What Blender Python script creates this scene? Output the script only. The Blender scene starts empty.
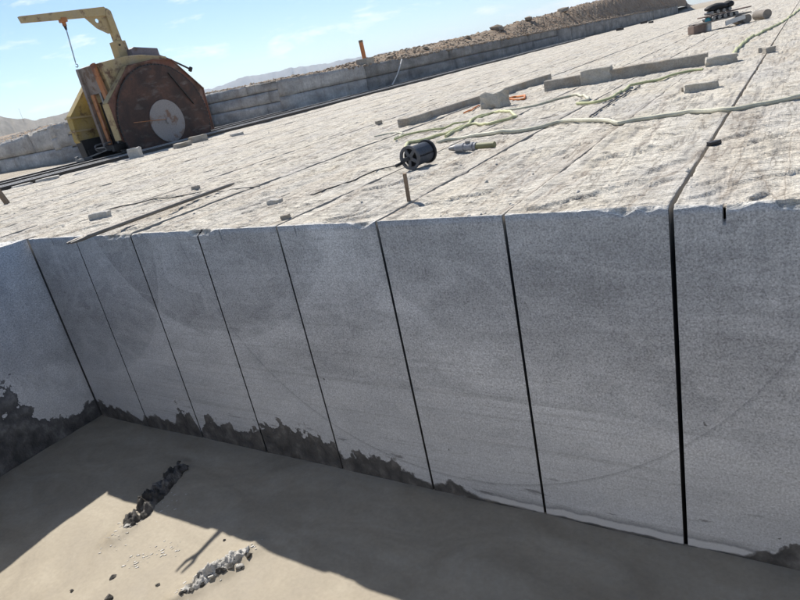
import bpy, bmesh, math, random
import numpy as np
from mathutils import Vector, Matrix, Euler

random.seed(7)
sc = bpy.context.scene
col = sc.collection

# ------------------------------------------------------------------ camera
FPX = 618.73                                   # focal length in pixels of an 800 px wide picture
CAM = np.array([7.62815, -3.58561, 1.00048])
ROT = np.array([[0.83764433, 0.51019034, -0.19508407],      # right
                [0.02764451, -0.39629567, -0.91770666],     # down
                [-0.54551605, 0.76331878, -0.34605879]])    # forward
cd = bpy.data.cameras.new('camera'); cam = bpy.data.objects.new('camera', cd); col.objects.link(cam)
cd.sensor_width = 36; cd.lens = FPX / 800 * 36; cd.clip_start = 0.05; cd.clip_end = 60000
mw = Matrix.Identity(4)
for i in range(3):
    mw[i][0] = ROT[0][i]; mw[i][1] = -ROT[1][i]; mw[i][2] = -ROT[2][i]; mw[i][3] = CAM[i]
cam.matrix_world = mw
sc.camera = cam
sc.render.resolution_x = 1024; sc.render.resolution_y = 768

# ------------------------------------------------------------------ sky, sun, exposure
SUN = Vector((-0.5579, 0.3466, 0.75405)).normalized()
w = bpy.data.worlds.new('World'); sc.world = w; w.use_nodes = True
nt = w.node_tree; nt.nodes.clear()
def wn(t, **k):
    n = nt.nodes.new(t)
    for a, b in k.items(): setattr(n, a, b)
    return n
sky = wn('ShaderNodeTexSky', sky_type='NISHITA'); sky.sun_disc = False
sky.sun_elevation = math.asin(SUN.z); sky.sun_rotation = math.atan2(SUN.x, SUN.y)
sky.air_density = 1.0; sky.dust_density = 0.15; sky.ozone_density = 4.0; sky.altitude = 900
tc = wn('ShaderNodeTexCoord')
mp = wn('ShaderNodeMapping'); mp.inputs['Scale'].default_value = (5.0, 5.0, 21.0); mp.inputs['Location'].default_value = (0.35, 1.2, 0.4)
n1 = wn('ShaderNodeTexNoise'); n1.inputs['Scale'].default_value = 1.35; n1.inputs['Detail'].default_value = 6; n1.inputs['Roughness'].default_value = 0.6
n1.inputs['Distortion'].default_value = 0.25
r1 = wn('ShaderNodeValToRGB'); r1.color_ramp.elements[0].position = 0.56; r1.color_ramp.elements[1].position = 0.69
r1.color_ramp.elements[1].color = (0.75, 0.75, 0.75, 1)
mx = wn('ShaderNodeMixRGB'); mx.inputs['Color2'].default_value = (9.8, 9.9, 10.2, 1)
bg = wn('ShaderNodeBackground'); bg.inputs['Strength'].default_value = 0.079
wo = wn('ShaderNodeOutputWorld')
L = nt.links.new
L(tc.outputs['Generated'], mp.inputs['Vector']); L(mp.outputs[0], n1.inputs['Vector']); L(n1.outputs['Fac'], r1.inputs[0])
L(r1.outputs[0], mx.inputs['Fac']); L(sky.outputs[0], mx.inputs['Color1']); L(mx.outputs[0], bg.inputs['Color']); L(bg.outputs[0], wo.inputs[0])
sd = bpy.data.lights.new('sun', 'SUN'); sun = bpy.data.objects.new('sun', sd); col.objects.link(sun)
sd.energy = 4.2; sd.angle = math.radians(0.53); sd.color = (1.0, 0.955, 0.88)
sun.rotation_euler = (-SUN).to_track_quat('-Z', 'Y').to_euler(); sun.location = (-20, 12, 30)
sc.view_settings.view_transform = 'Standard'; sc.view_settings.look = 'None'; sc.view_settings.gamma = 1.0
sc.cycles.max_bounces = 4; sc.cycles.diffuse_bounces = 3; sc.cycles.use_adaptive_sampling = True; sc.cycles.adaptive_threshold = 0.025; sc.cycles.volume_bounces = 0
sc.view_settings.exposure = 0.70; sc.view_settings.use_curve_mapping = False

# ------------------------------------------------------------------ helpers
def ray(u, v): return ROT.T @ np.array([(u - 400) / FPX, (v - 300) / FPX, 1.0])
def at(u, v, z=0.0):
    d = ray(u, v); t = (z - CAM[2]) / d[2]; q = CAM + t * d
    return Vector(q.tolist())
def on_plane(u, v, axis, val):
    d = ray(u, v); t = (val - CAM[axis]) / d[axis]; return Vector((CAM + t * d).tolist())

def hsh(ix, iy, seed):
    n = (ix.astype(np.int64) * 374761393 + iy.astype(np.int64) * 668265263 + seed * 974711) & 0xffffffff
    n = ((n ^ (n >> 13)) * 1274126177) & 0xffffffff
    return ((n ^ (n >> 16)) & 0xffff) / 65535.0
def vnoise(x, y, seed=0):
    x = np.asarray(x, float); y = np.asarray(y, float); x, y = np.broadcast_arrays(x, y)
    ix = np.floor(x); iy = np.floor(y); fx = x - ix; fy = y - iy
    fx = fx * fx * fx * (fx * (fx * 6 - 15) + 10); fy = fy * fy * fy * (fy * (fy * 6 - 15) + 10)
    a = hsh(ix, iy, seed); b = hsh(ix + 1, iy, seed); c = hsh(ix, iy + 1, seed); d = hsh(ix + 1, iy + 1, seed)
    return (a + (b - a) * fx) * (1 - fy) + (c + (d - c) * fx) * fy
def fbm(x, y, oct=4, seed=0, gain=0.5):
    s = 0; a = 1.0; t = 0; x = np.asarray(x, float); y = np.asarray(y, float)
    for o in range(oct):
        s = s + a * vnoise(x, y, seed + o * 17); t += a; a *= gain
        x, y = x * 2.03 + 11.3, y * 2.03 - 7.1
    return s / t
def sstep(a, b, x): 
    t = np.clip((x - a) / (b - a), 0, 1); return t * t * (3 - 2 * t)

def link(name, me, mat=None, parent=None, smooth=False):
    if mat is not None and len(me.materials) == 0: me.materials.append(mat)
    o = bpy.data.objects.new(name, me); col.objects.link(o)
    if parent is not None: o.parent = parent
    if smooth:
        me.polygons.foreach_set('use_smooth', [True] * len(me.polygons))
    return o
def tag(o, label, cat=None, group=None, kind=None):
    o['label'] = label
    if cat: o['category'] = cat
    if group: o['group'] = group
    if kind: o['kind'] = kind
    return o
def empty(name, loc=(0, 0, 0), rz=0.0):
    o = bpy.data.objects.new(name, None); col.objects.link(o); o.location = loc; o.rotation_euler = (0, 0, rz)
    o.empty_display_size = 0.2
    return o
def grid_mesh(name, X, Y, Z):
    r, c = X.shape; me = bpy.data.meshes.new(name)
    v = np.stack([X, Y, Z], -1).reshape(-1, 3)
    i = np.arange(r * c).reshape(r, c)
    q = np.stack([i[:-1, :-1], i[:-1, 1:], i[1:, 1:], i[1:, :-1]], -1).reshape(-1, 4)
    return raw_mesh(name, v, q)
def raw_mesh(name, v, q):
    me = bpy.data.meshes.new(name)
    me.vertices.add(len(v)); me.vertices.foreach_set('co', np.asarray(v, np.float32).ravel())
    k = q.shape[1]
    me.loops.add(len(q) * k); me.loops.foreach_set('vertex_index', np.asarray(q, np.int32).ravel())
    me.polygons.add(len(q)); me.polygons.foreach_set('loop_start', np.arange(0, len(q) * k, k, dtype=np.int32))
    me.update(calc_edges=True); me.validate()
    return me
class MB:
    """collects shapes of one part, builds one mesh"""
    def __init__(s): s.v = []; s.f = []
    def add(s, v, f):
        n = len(s.v); s.v += [tuple(p) for p in v]; s.f += [tuple(i + n for i in g) for g in f]; return s
    def box(s, c, d, m=None):
        x, y, z = d[0] / 2, d[1] / 2, d[2] / 2
        v = [Vector((a, b, e)) for a in (-x, x) for b in (-y, y) for e in (-z, z)]
        if m is not None: v = [m @ p for p in v]
        v = [p + Vector(c) for p in v]
        return s.add(v, [(0, 1, 3, 2), (4, 6, 7, 5), (0, 4, 5, 1), (2, 3, 7, 6), (0, 2, 6, 4), (1, 5, 7, 3)])
    def bar(s, a, b, w, h=None, up=(0, 0, 1)):
        a = Vector(a); b = Vector(b); h = h or w; d = (b - a); l = d.length; d.normalize()
        u = Vector(up); sdv = d.cross(u)
        if sdv.length < 1e-4: sdv = d.cross(Vector((1, 0, 0)))
        sdv.normalize(); u = sdv.cross(d)
        return s.box((a + b) / 2, (l, w, h), Matrix((d, sdv, u)).transposed())
    def cyl(s, a, b, r, n=20, r2=None):
        a = Vector(a); b = Vector(b); r2 = r if r2 is None else r2; d = (b - a).normalized()
        u = d.orthogonal().normalized(); t = d.cross(u)
        v = []
        for p, q in ((a, r), (b, r2)):
            for i in range(n):
                an = 2 * math.pi * i / n; v.append(p + (u * math.cos(an) + t * math.sin(an)) * q)
        f = [(i, (i + 1) % n, n + (i + 1) % n, n + i) for i in range(n)] + [tuple(range(n))[::-1], tuple(range(n, 2 * n))]
        return s.add(v, f)
    def ring(s, a, b, ro, ri, n=32):
        a = Vector(a); b = Vector(b); d = (b - a).normalized(); u = d.orthogonal().normalized(); t = d.cross(u); v = []
        for p, q in ((a, ro), (b, ro), (b, ri), (a, ri)):
            for i in range(n):
                an = 2 * math.pi * i / n; v.append(p + (u * math.cos(an) + t * math.sin(an)) * q)
        f = []
        for k in range(4):
            for i in range(n):
                j = (i + 1) % n; m2 = (k + 1) % 4
                f.append((k * n + i, k * n + j, m2 * n + j, m2 * n + i))
        return s.add(v, f)
    def tube(s, pts, r, n=10, cap=True):
        pts = [Vector(p) for p in pts]; v = []; up = Vector((0, 0, 1))
        for i, p in enumerate(pts):
            d = (pts[min(i + 1, len(pts) - 1)] - pts[max(i - 1, 0)]).normalized()
            sd_ = d.cross(up)
            if sd_.length < 1e-3: sd_ = d.cross(Vector((1, 0, 0)))
            sd_.normalize(); u2 = sd_.cross(d)
            rr = r[i] if isinstance(r, (list, tuple)) else r
            for k in range(n):
                an = 2 * math.pi * k / n; v.append(p + (sd_ * math.cos(an) + u2 * math.sin(an)) * rr)
        f = []
        for i in range(len(pts) - 1):
            for k in range(n):
                j = (k + 1) % n; f.append((i * n + k, i * n + j, (i + 1) * n + j, (i + 1) * n + k))
        if cap: f += [tuple(range(n))[::-1], tuple(range((len(pts) - 1) * n, len(pts) * n))]
        return s.add(v, f)
    def prism(s, poly, axis, a, b):
        """poly: list of 2D points; extruded along axis (0 = x: points are y,z) from a to b"""
        n = len(poly); v = []
        for t in (a, b):
            for p in poly:
                q = list(p); q.insert(axis, t); v.append(q)
        return s.add(v, [tuple(range(n))[::-1], tuple(range(n, 2 * n))] + [(i, (i + 1) % n, n + (i + 1) % n, n + i) for i in range(n)])
    def build(s, name, mat, parent=None, smooth=False, bevel=0.0, origin=None):
        me = bpy.data.meshes.new(name)
        o3 = Vector(origin) if origin is not None else Vector((0, 0, 0))
        me.from_pydata([tuple(Vector(p) - o3) for p in s.v], [], s.f); me.update()
        bm = bmesh.new(); bm.from_mesh(me); bmesh.ops.recalc_face_normals(bm, faces=bm.faces)
        if bevel:
            bmesh.ops.bevel(bm, geom=[e for e in bm.edges if e.is_manifold and e.calc_face_angle(0) > 0.5], offset=bevel, segments=2, affect='EDGES', profile=0.6)
        bm.to_mesh(me); bm.free()
        o = link(name, me, mat, parent)
        o.location = o3
        if smooth: smooth_angle(me)
        return o
def smooth_angle(me, ang=0.6):
    me.polygons.foreach_set('use_smooth', [True] * len(me.polygons))
    bm = bmesh.new(); bm.from_mesh(me)
    for e in bm.edges:
        if len(e.link_faces) == 2 and e.calc_face_angle(0) > ang: e.smooth = False
    bm.to_mesh(me); bm.free()
def spline(pts, step=0.05):
    pts = [Vector(p) for p in pts]; out = []
    for i in range(len(pts) - 1):
        p0 = pts[max(i - 1, 0)]; p1 = pts[i]; p2 = pts[i + 1]; p3 = pts[min(i + 2, len(pts) - 1)]
        n = max(2, int((p2 - p1).length / step))
        for k in range(n):
            t = k / n
            out.append(0.5 * ((2 * p1) + (p2 - p0) * t + (2 * p0 - 5 * p1 + 4 * p2 - p3) * t * t + (3 * p1 - p0 - 3 * p2 + p3) * t ** 3))
    out.append(pts[-1]); return out

# ------------------------------------------------------------------ materials
class Mat:
    def __init__(s, name):
        s.m = bpy.data.materials.new(name); s.m.use_nodes = True; s.t = s.m.node_tree; s.b = s.t.nodes['Principled BSDF']
        s.geo = None
    def n(s, t, **k):
        x = s.t.nodes.new(t)
        for a, b in k.items():
            if a.startswith('i_'): x.inputs[a[2:].replace('_', ' ')].default_value = b
            else: setattr(x, a, b)
        return x
    def l(s, a, b): s.t.links.new(a, b)
    def pos(s, scale=(1, 1, 1), loc=(0, 0, 0), obj=False, rot=(0, 0, 0)):
        if obj: src = s.n('ShaderNodeTexCoord').outputs['Object']
        else:
            if s.geo is None: s.geo = s.n('ShaderNodeNewGeometry')
            src = s.geo.outputs['Position']
        m = s.n('ShaderNodeMapping'); m.inputs['Scale'].default_value = scale; m.inputs['Location'].default_value = loc; m.inputs['Rotation'].default_value = rot
        s.l(src, m.inputs['Vector']); return m.outputs[0]
    def noise(s, vec, scale, detail=4, rough=0.55, dist=0.0):
        x = s.n('ShaderNodeTexNoise', i_Scale=scale, i_Detail=detail, i_Roughness=rough, i_Distortion=dist); s.l(vec, x.inputs['Vector']); return x.outputs['Fac']
    def vor(s, vec, scale, out='Distance', **k):
        x = s.n('ShaderNodeTexVoronoi', i_Scale=scale, **k); s.l(vec, x.inputs['Vector']); return x.outputs[out]
    def ramp(s, fac, stops, interp='LINEAR'):
        x = s.n('ShaderNodeValToRGB'); cr = x.color_ramp; cr.interpolation = interp
        while len(cr.elements) < len(stops): cr.elements.new(0.5)
        for e, (p, c) in zip(cr.elements, stops):
            e.position = p; e.color = (c, c, c, 1) if isinstance(c, (int, float)) else (*c, 1)
        s.l(fac, x.inputs[0]); return x.outputs[0]
    def mix(s, fac, a, b, mode='MIX'):
        x = s.n('ShaderNodeMixRGB', blend_type=mode)
        for v, i in ((fac, 0), (a, 1), (b, 2)):
            if isinstance(v, (int, float)): x.inputs[i].default_value = v if i == 0 else (v, v, v, 1)
            elif isinstance(v, tuple): x.inputs[i].default_value = (*v, 1)
            else: s.l(v, x.inputs[i])
        return x.outputs[0]
    def math(s, op, a, b=0.0, c=None, clamp=False):
        x = s.n('ShaderNodeMath', operation=op, use_clamp=clamp)
        for v, i in ((a, 0), (b, 1), (c, 2)):
            if v is None: continue
            if isinstance(v, (int, float)): x.inputs[i].default_value = v
            else: s.l(v, x.inputs[i])
        return x.outputs[0]
    def sep(s, vec):
        x = s.n('ShaderNodeSeparateXYZ'); s.l(vec, x.inputs[0]); return x.outputs
    def bump(s, h, strength=0.5, dist=0.02, chain=None):
        x = s.n('ShaderNodeBump', i_Strength=strength, i_Distance=dist); s.l(h, x.inputs['Height'])
        if chain is not None: s.l(chain, x.inputs['Normal'])
        return x.outputs[0]
    def out(s, color=None, rough=None, normal=None, metal=None, spec=None):
        for v, nme in ((color, 'Base Color'), (rough, 'Roughness'), (normal, 'Normal'), (metal, 'Metallic'), (spec, 'Specular IOR Level')):
            if v is None: continue
            if isinstance(v, (int, float)): s.b.inputs[nme].default_value = v
            elif isinstance(v, tuple): s.b.inputs[nme].default_value = (*v, 1)
            else: s.l(v, s.b.inputs[nme])
        return s.m

def mat_top():
    m = Mat('split_granite_top'); p = m.pos()
    pf = m.pos((1.0, 3.6, 1), rot=(0, 0, -0.80))          # flaky cleavage, running diagonally over the slabs
    ps = m.pos((6.0, 0.55, 1), rot=(0, 0, 0.06))          # scrape marks along the slabs
    big = m.noise(m.pos((1.0, 0.45, 1)), 1.2, 4, 0.6); fl = m.noise(pf, 4.2, 5, 0.70, 0.5); fn = m.noise(pf, 21, 4, 0.7); stk = m.noise(ps, 1.6, 5, 0.62, 0.2)
    gr = m.noise(p, 75, 3, 0.7)
    c = m.ramp(fl, [(0.30, (0.36, 0.323, 0.262)), (0.43, (0.54, 0.493, 0.413)), (0.56, (0.66, 0.608, 0.515)), (0.75, (0.74, 0.69, 0.60))])
    c = m.mix(m.ramp(big, [(0.42, 0.0), (0.68, 0.55)]), c, (0.44, 0.425, 0.41))
    c = m.mix(m.ramp(m.noise(m.pos((1.3, 0.5, 1), loc=(7, 3, 0)), 1.9, 4), [(0.50, 0.0), (0.70, 0.5)]), c, (0.53, 0.455, 0.345))
    c = m.mix(m.ramp(m.noise(m.pos((1.0, 0.6, 1), loc=(1, 9, 0)), 1.4, 4), [(0.56, 0.0), (0.72, 0.35)]), c, (0.50, 0.435, 0.345))
    c = m.mix(m.ramp(stk, [(0.37, 0.7), (0.45, 0.0)]), c, (0.27, 0.25, 0.225))
    c = m.mix(m.ramp(fl, [(0.385, 0.0), (0.405, 0.85), (0.425, 0.0)]), c, (0.15, 0.138, 0.12))
    ck = m.noise(m.pos((1.5, 0.13, 1), rot=(0, 0, 0.05)), 1.25, 4, 0.55, 0.3)
    c = m.mix(m.ramp(ck, [(0.455, 0.0), (0.462, 0.75), (0.469, 0.0), (0.535, 0.0), (0.541, 0.7), (0.547, 0.0)]), c, (0.17, 0.14, 0.11))
    c = m.mix(m.ramp(ck, [(0.40, 0.0), (0.47, 0.30), (0.50, 0.0)]), c, (0.42, 0.35, 0.28))
    yy = m.sep(p)[1]; rim = m.math('MULTIPLY_ADD', fn, 0.07, yy)
    c = m.mix(m.ramp(m.math('MULTIPLY_ADD', rim, 8.0, 0.0, clamp=True), [(0.30, 0.9), (0.62, 0.0)]), c, (0.74, 0.725, 0.69))
    c = m.mix(0.75, c, m.ramp(fn, [(0.30, 0.46), (0.45, 0.96), (0.7, 1.12)]), 'MULTIPLY')
    c = m.mix(0.7, c, m.ramp(gr, [(0.30, 0.45), (0.48, 1.0), (0.72, 1.2)]), 'MULTIPLY')
    h = m.math('ADD', m.math('MULTIPLY', fl, 1.0), m.math('ADD', m.math('MULTIPLY', fn, 0.22), m.math('MULTIPLY', stk, 0.5)))
    nb = m.bump(h, 0.9, 0.055); nb = m.bump(gr, 0.6, 0.006, nb)
    return m.out(c, 0.9, nb, spec=0.25)

H = 2.4155
def mat_face(side=False):
    m = Mat('sawn_granite_left_face' if side else 'sawn_granite_face'); P = m.pos(); x, y, z = m.sep(P)
    hgt = m.math('ADD', z, H)
    u = m.math('MULTIPLY', y, -1.0) if side else x
    st = m.pos((0.5, 0.5, 1.6)); big = m.noise(st, 1.15, 5, 0.6, 0.5)
    mid = m.noise(m.pos((1.2, 1.2, 2.2)), 3.0, 6, 0.6, 0.4)
    g1 = m.noise(P, 78, 3, 0.85); g2 = m.vor(P, 105, 'Color')
    c = m.ramp(big, [(0.30, (0.30, 0.304, 0.31)), (0.5, (0.425, 0.43, 0.435)), (0.68, (0.54, 0.545, 0.55))])
    c = m.mix(0.55, c, m.ramp(mid, [(0.3, 0.62), (0.5, 1.0), (0.7, 1.22)]), 'MULTIPLY')
    # films of dried slurry left by the cutting disc: arcs and level lines
    def circ(cx, cz, R, soft, k):
        dx = m.math('SUBTRACT', u, cx); dz = m.math('SUBTRACT', z, cz)
        d = m.math('SQRT', m.math('ADD', m.math('MULTIPLY', dx, dx), m.math('MULTIPLY', dz, dz)))
        d = m.math('ADD', d, m.math('MULTIPLY', mid, 0.06))
        return m.math('MULTIPLY', m.ramp(m.math('MULTIPLY_ADD', m.math('SUBTRACT', d, R), 1.0 / soft, 0.5, clamp=True), [(0, 1.0), (1, 0.0)]), k)
    if not side:
        c = m.mix(circ(2.75, 0.75, 1.80, 0.05, 0.42), c, (0.235, 0.237, 0.24))
        c = m.mix(circ(0.55, 0.30, 1.95, 0.10, 0.40), c, (0.235, 0.237, 0.24))
        c = m.mix(circ(6.6, 1.0, 2.2, 0.45, 0.45), c, (0.235, 0.237, 0.24))
        lv = m.math('MULTIPLY_ADD', x, 0.035, m.math('ADD', z, m.math('MULTIPLY', m.noise(m.pos((0.8, 0, 0)), 1.5, 3), 0.25)))
        c = m.mix(m.ramp(m.math('MULTIPLY_ADD', lv, 1.0, 1.6, clamp=True), [(0.515, 0.0), (0.525, 0.32), (0.60, 0.0)]), c, (0.22, 0.222, 0.226))
        c = m.mix(m.ramp(m.math('MULTIPLY', hgt, 0.4, clamp=True), [(0.0, 0.62), (0.36, 0.45), (0.50, 0.10), (0.56, 0.0)]), c, (0.57, 0.59, 0.62))
        def crescent(cx, cz, R, wd, k):
            dx = m.math('SUBTRACT', u, cx); dz = m.math('SUBTRACT', z, cz)
            d = m.math('SQRT', m.math('ADD', m.math('MULTIPLY', dx, dx), m.math('MULTIPLY', dz, dz)))
            t = m.math('MULTIPLY_ADD', m.math('SUBTRACT', d, R), 1.0 / wd, 0.02)
            return m.ramp(t, [(0.0, 0.0), (0.03, k), (0.35, k * 0.55), (1.0, 0.0)])
        c = m.mix(crescent(2.95, 0.62, 1.72, 0.55, 0.34), c, (0.60, 0.605, 0.61))
        c = m.mix(crescent(0.35, 0.25, 1.98, 0.45, 0.32), c, (0.60, 0.605, 0.61))
        c = m.mix(crescent(7.9, 2.6, 4.25, 0.8, 0.26), c, (0.60, 0.605, 0.61))
        c = m.mix(crescent(5.3, 0.4, 2.62, 0.03, 0.5), c, (0.16, 0.165, 0.18))
        sc_ = m.noise(m.pos((0.25, 1, 26), rot=(0, 0.02, 0)), 1.0, 3, 0.6)
        c = m.mix(m.ramp(sc_, [(0.36, 0.28), (0.46, 0.0), (0.58, 0.0), (0.68, 0.18)]), c, (0.25, 0.25, 0.25))
        # vertical dribbles under the top edge
        dr = m.noise(m.pos((9, 1, 0.5)), 1.3, 5, 0.6)
        c = m.mix(m.math('MULTIPLY', m.ramp(dr, [(0.52, 0.0), (0.7, 0.5)]), m.ramp(m.math('MULTIPLY_ADD', z, 0.6, 1.0, clamp=True), [(0.3, 0.0), (1.0, 0.8)])), c, (0.58, 0.575, 0.57))
        # chalky ripples left by drying slurry, and a few scratches
        rp = m.noise(m.pos((0.45, 1, 1.3), rot=(0, 0.2, 0)), 1.1, 3, 0.5, 1.2)
        c = m.mix(m.ramp(rp, [(0.40, 0.0), (0.405, 0.28), (0.47, 0.05), (0.56, 0.0), (0.563, 0.24), (0.63, 0.0)]), c, (0.60, 0.60, 0.60))
    else:
        c = m.mix(0.55, c, (0.66, 0.645, 0.62))
        c = m.mix(circ(0.75, -2.75, 1.35, 0.05, 0.6), c, (0.66, 0.65, 0.63))
        c = m.mix(m.ramp(m.noise(m.pos((1, 0.9, 0.5), loc=(0, 2, 0)), 2.4, 4, 0.6, 0.5), [(0.5, 0.0), (0.66, 0.5)]), c, (0.33, 0.325, 0.32))
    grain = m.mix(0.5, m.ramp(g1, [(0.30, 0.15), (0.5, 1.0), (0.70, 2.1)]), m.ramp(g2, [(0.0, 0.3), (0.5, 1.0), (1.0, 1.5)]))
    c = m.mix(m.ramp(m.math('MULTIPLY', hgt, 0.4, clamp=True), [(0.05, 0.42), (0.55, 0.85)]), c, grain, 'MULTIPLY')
    # ragged wet mud line along the foot
    un = m.math('MULTIPLY', u, 0.1, clamp=True)
    if side: prof = m.ramp(un, [(0.0, 0.24), (0.012, 0.21), (0.035, 0.17), (0.055, 0.27), (0.068, 0.40), (0.076, 0.62), (0.088, 0.85), (0.2, 1.1)])
    else: prof = m.ramp(un, [(0.0, 0.22), (0.06, 0.15), (0.09, 0.05), (0.105, 0.16), (0.16, 0.13), (0.17, 0.36), (0.19, 0.30), (0.2, 0.06), (0.215, 0.30), (0.26, 0.22), (0.295, 0.26),
                         (0.305, 0.36), (0.34, 0.38), (0.395, 0.30), (0.405, 0.14), (0.425, 0.24), (0.46, 0.22), (0.50, 0.04), (0.52, 0.14), (0.545, 0.02), (0.70, 0.0), (0.735, 0.03), (0.76, 0.19), (0.82, 0.25)])
    rag = m.noise(m.pos((1.0, 1.0, 0.9)), 7, 4, 0.58)
    lim = m.math('MULTIPLY', prof, m.math('MULTIPLY_ADD', rag, 2.2, -0.10))
    msk = m.ramp(m.math('MULTIPLY_ADD', m.math('SUBTRACT', lim, hgt), 30.0, 0.5, clamp=True), [(0.1, 0.0), (0.5, 0.7), (0.9, 0.97)])
    spots = m.noise(m.pos(loc=(3.1, 0, 0.4)), 5.5, 3, 0.6)
    sm = m.math('MULTIPLY', m.ramp(spots, [(0.715, 0.0), (0.73, 1.0)]), m.ramp(m.math('MULTIPLY', hgt, 0.5, clamp=True), [(0.5, 1.0), (0.75, 0.0)]))
    msk2 = m.math('MAXIMUM', msk, m.math('MULTIPLY', sm, 0.8))
    mud = m.ramp(rag, [(0.35, (0.045, 0.044, 0.044)), (0.55, (0.10, 0.096, 0.092)), (0.72, (0.22, 0.212, 0.205))])
    if not side:
        wob = m.math('MULTIPLY', m.noise(m.pos((1, 0, 0)), 2.3, 4), 0.13)
        wob = m.math('SUBTRACT', wob, 0.03)
        smr = m.math('MULTIPLY', m.ramp(m.noise(m.pos((1.0, 1, 5.5), loc=(2.2, 0, 0.9)), 2.0, 5, 0.65), [(0.60, 0.0), (0.66, 0.75)]), m.ramp(m.math('MULTIPLY', hgt, 1.0, clamp=True), [(0.0, 1.0), (0.35, 0.9), (0.55, 0.0)]))
        c = m.mix(smr, c, (0.13, 0.13, 0.135))
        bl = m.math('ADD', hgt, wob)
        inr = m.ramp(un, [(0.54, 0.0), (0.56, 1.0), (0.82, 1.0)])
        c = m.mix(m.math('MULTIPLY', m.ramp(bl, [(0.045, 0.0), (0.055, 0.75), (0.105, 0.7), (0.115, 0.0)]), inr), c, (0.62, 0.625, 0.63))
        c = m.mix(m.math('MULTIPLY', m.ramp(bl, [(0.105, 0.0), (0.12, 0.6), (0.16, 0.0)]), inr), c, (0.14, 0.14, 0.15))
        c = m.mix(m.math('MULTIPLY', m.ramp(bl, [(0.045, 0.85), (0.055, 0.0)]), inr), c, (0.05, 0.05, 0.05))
    c = m.mix(msk2, c, mud)
    nb = m.bump(g1, 0.35, 0.004); nb2 = m.n('ShaderNodeBump', i_Distance=0.035); m.l(rag, nb2.inputs['Height']); m.l(msk2, nb2.inputs['Strength']); m.l(nb, nb2.inputs['Normal']); nb = nb2.outputs[0]
    return m.out(c, m.mix(msk2, 0.82, 0.45), nb, spec=0.3)

def mat_mud():
    m = Mat('grey_sawing_mud'); P = m.pos(); sw = m.noise(m.pos((1.0, 1.7, 1), rot=(0, 0, 0.6)), 1.1, 6, 0.58, 1.4)
    f = m.noise(P, 30, 5, 0.6); sp = m.noise(m.pos(loc=(5, 2, 0)), 2.6, 3, 0.5, 0.3)
    c = m.ramp(sw, [(0.3, (0.265, 0.226, 0.168)), (0.5, (0.32, 0.277, 0.21)), (0.7, (0.375, 0.33, 0.258))])
    c = m.mix(m.ramp(sp, [(0.70, 0.0), (0.73, 0.3)]), c, (0.17, 0.16, 0.145))
    c = m.mix(0.3, c, m.ramp(f, [(0.3, 0.7), (0.7, 1.2)]), 'MULTIPLY')
    nb = m.bump(sw, 0.15, 0.03); nb = m.bump(f, 0.12, 0.006, nb)
    return m.out(c, m.ramp(sw, [(0.3, 0.58), (0.7, 0.78)]), nb, spec=0.25)

def mat_rock(name, a, b, scale=6.0, dirt=None, bump=0.7, rough=0.9, obj=False):
    m = Mat(name); P = m.pos(obj=obj); n1 = m.noise(P, scale, 8, 0.65); n2 = m.noise(P, scale * 9, 5, 0.6)
    c = m.ramp(n1, [(0.3, a), (0.7, b)])
    if dirt: c = m.mix(m.ramp(m.noise(P, scale * 0.6, 4), [(0.5, 0.0), (0.68, 0.85)]), c, dirt)
    c = m.mix(0.5, c, m.ramp(n2, [(0.3, 0.55), (0.7, 1.25)]), 'MULTIPLY')
    nb = m.bump(n1, bump, 0.5 / scale); nb = m.bump(n2, bump * 0.8, 0.06 / scale, nb)
    return m.out(c, rough, nb, spec=0.2)
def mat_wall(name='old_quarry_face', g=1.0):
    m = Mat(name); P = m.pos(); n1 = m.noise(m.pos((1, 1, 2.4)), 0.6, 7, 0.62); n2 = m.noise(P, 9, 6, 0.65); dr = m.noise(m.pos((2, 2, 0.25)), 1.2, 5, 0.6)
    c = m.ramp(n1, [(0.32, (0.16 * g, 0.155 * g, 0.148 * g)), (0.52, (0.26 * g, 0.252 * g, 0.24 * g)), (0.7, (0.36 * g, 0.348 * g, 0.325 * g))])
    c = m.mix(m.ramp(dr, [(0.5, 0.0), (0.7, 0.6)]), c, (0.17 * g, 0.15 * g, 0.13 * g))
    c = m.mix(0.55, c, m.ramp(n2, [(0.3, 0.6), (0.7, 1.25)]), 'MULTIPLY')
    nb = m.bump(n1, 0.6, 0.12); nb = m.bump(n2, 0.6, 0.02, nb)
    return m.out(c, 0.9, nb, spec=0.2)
def mat_paint(name, colr, rust=(0.12, 0.06, 0.035), amt=0.5, rough=0.6, scale=2.2, metal=0.0, dust=(0.34, 0.31, 0.27), dustamt=0.35):
    m = Mat(name); P = m.pos(obj=False); a = m.noise(P, scale, 9, 0.68); f = m.noise(P, scale * 14, 5, 0.6); d = m.noise(m.pos((1.5, 1.5, 0.6), loc=(4, 1, 2)), scale * 0.8, 6, 0.6)
    c = m.mix(0.45, colr, m.ramp(f, [(0.3, 0.6), (0.7, 1.2)]), 'MULTIPLY')
    c = m.mix(m.ramp(d, [(0.45, 0.0), (0.7, dustamt)]), c, dust)
    c = m.mix(m.ramp(a, [(0.62 - amt * 0.25, 0.0), (0.66 - amt * 0.1, 1.0)]), c, rust)
    nb = m.bump(a, 0.25, 0.01); nb = m.bump(f, 0.25, 0.004, nb)
    return m.out(c, rough, nb, metal=metal, spec=0.35)
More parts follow.
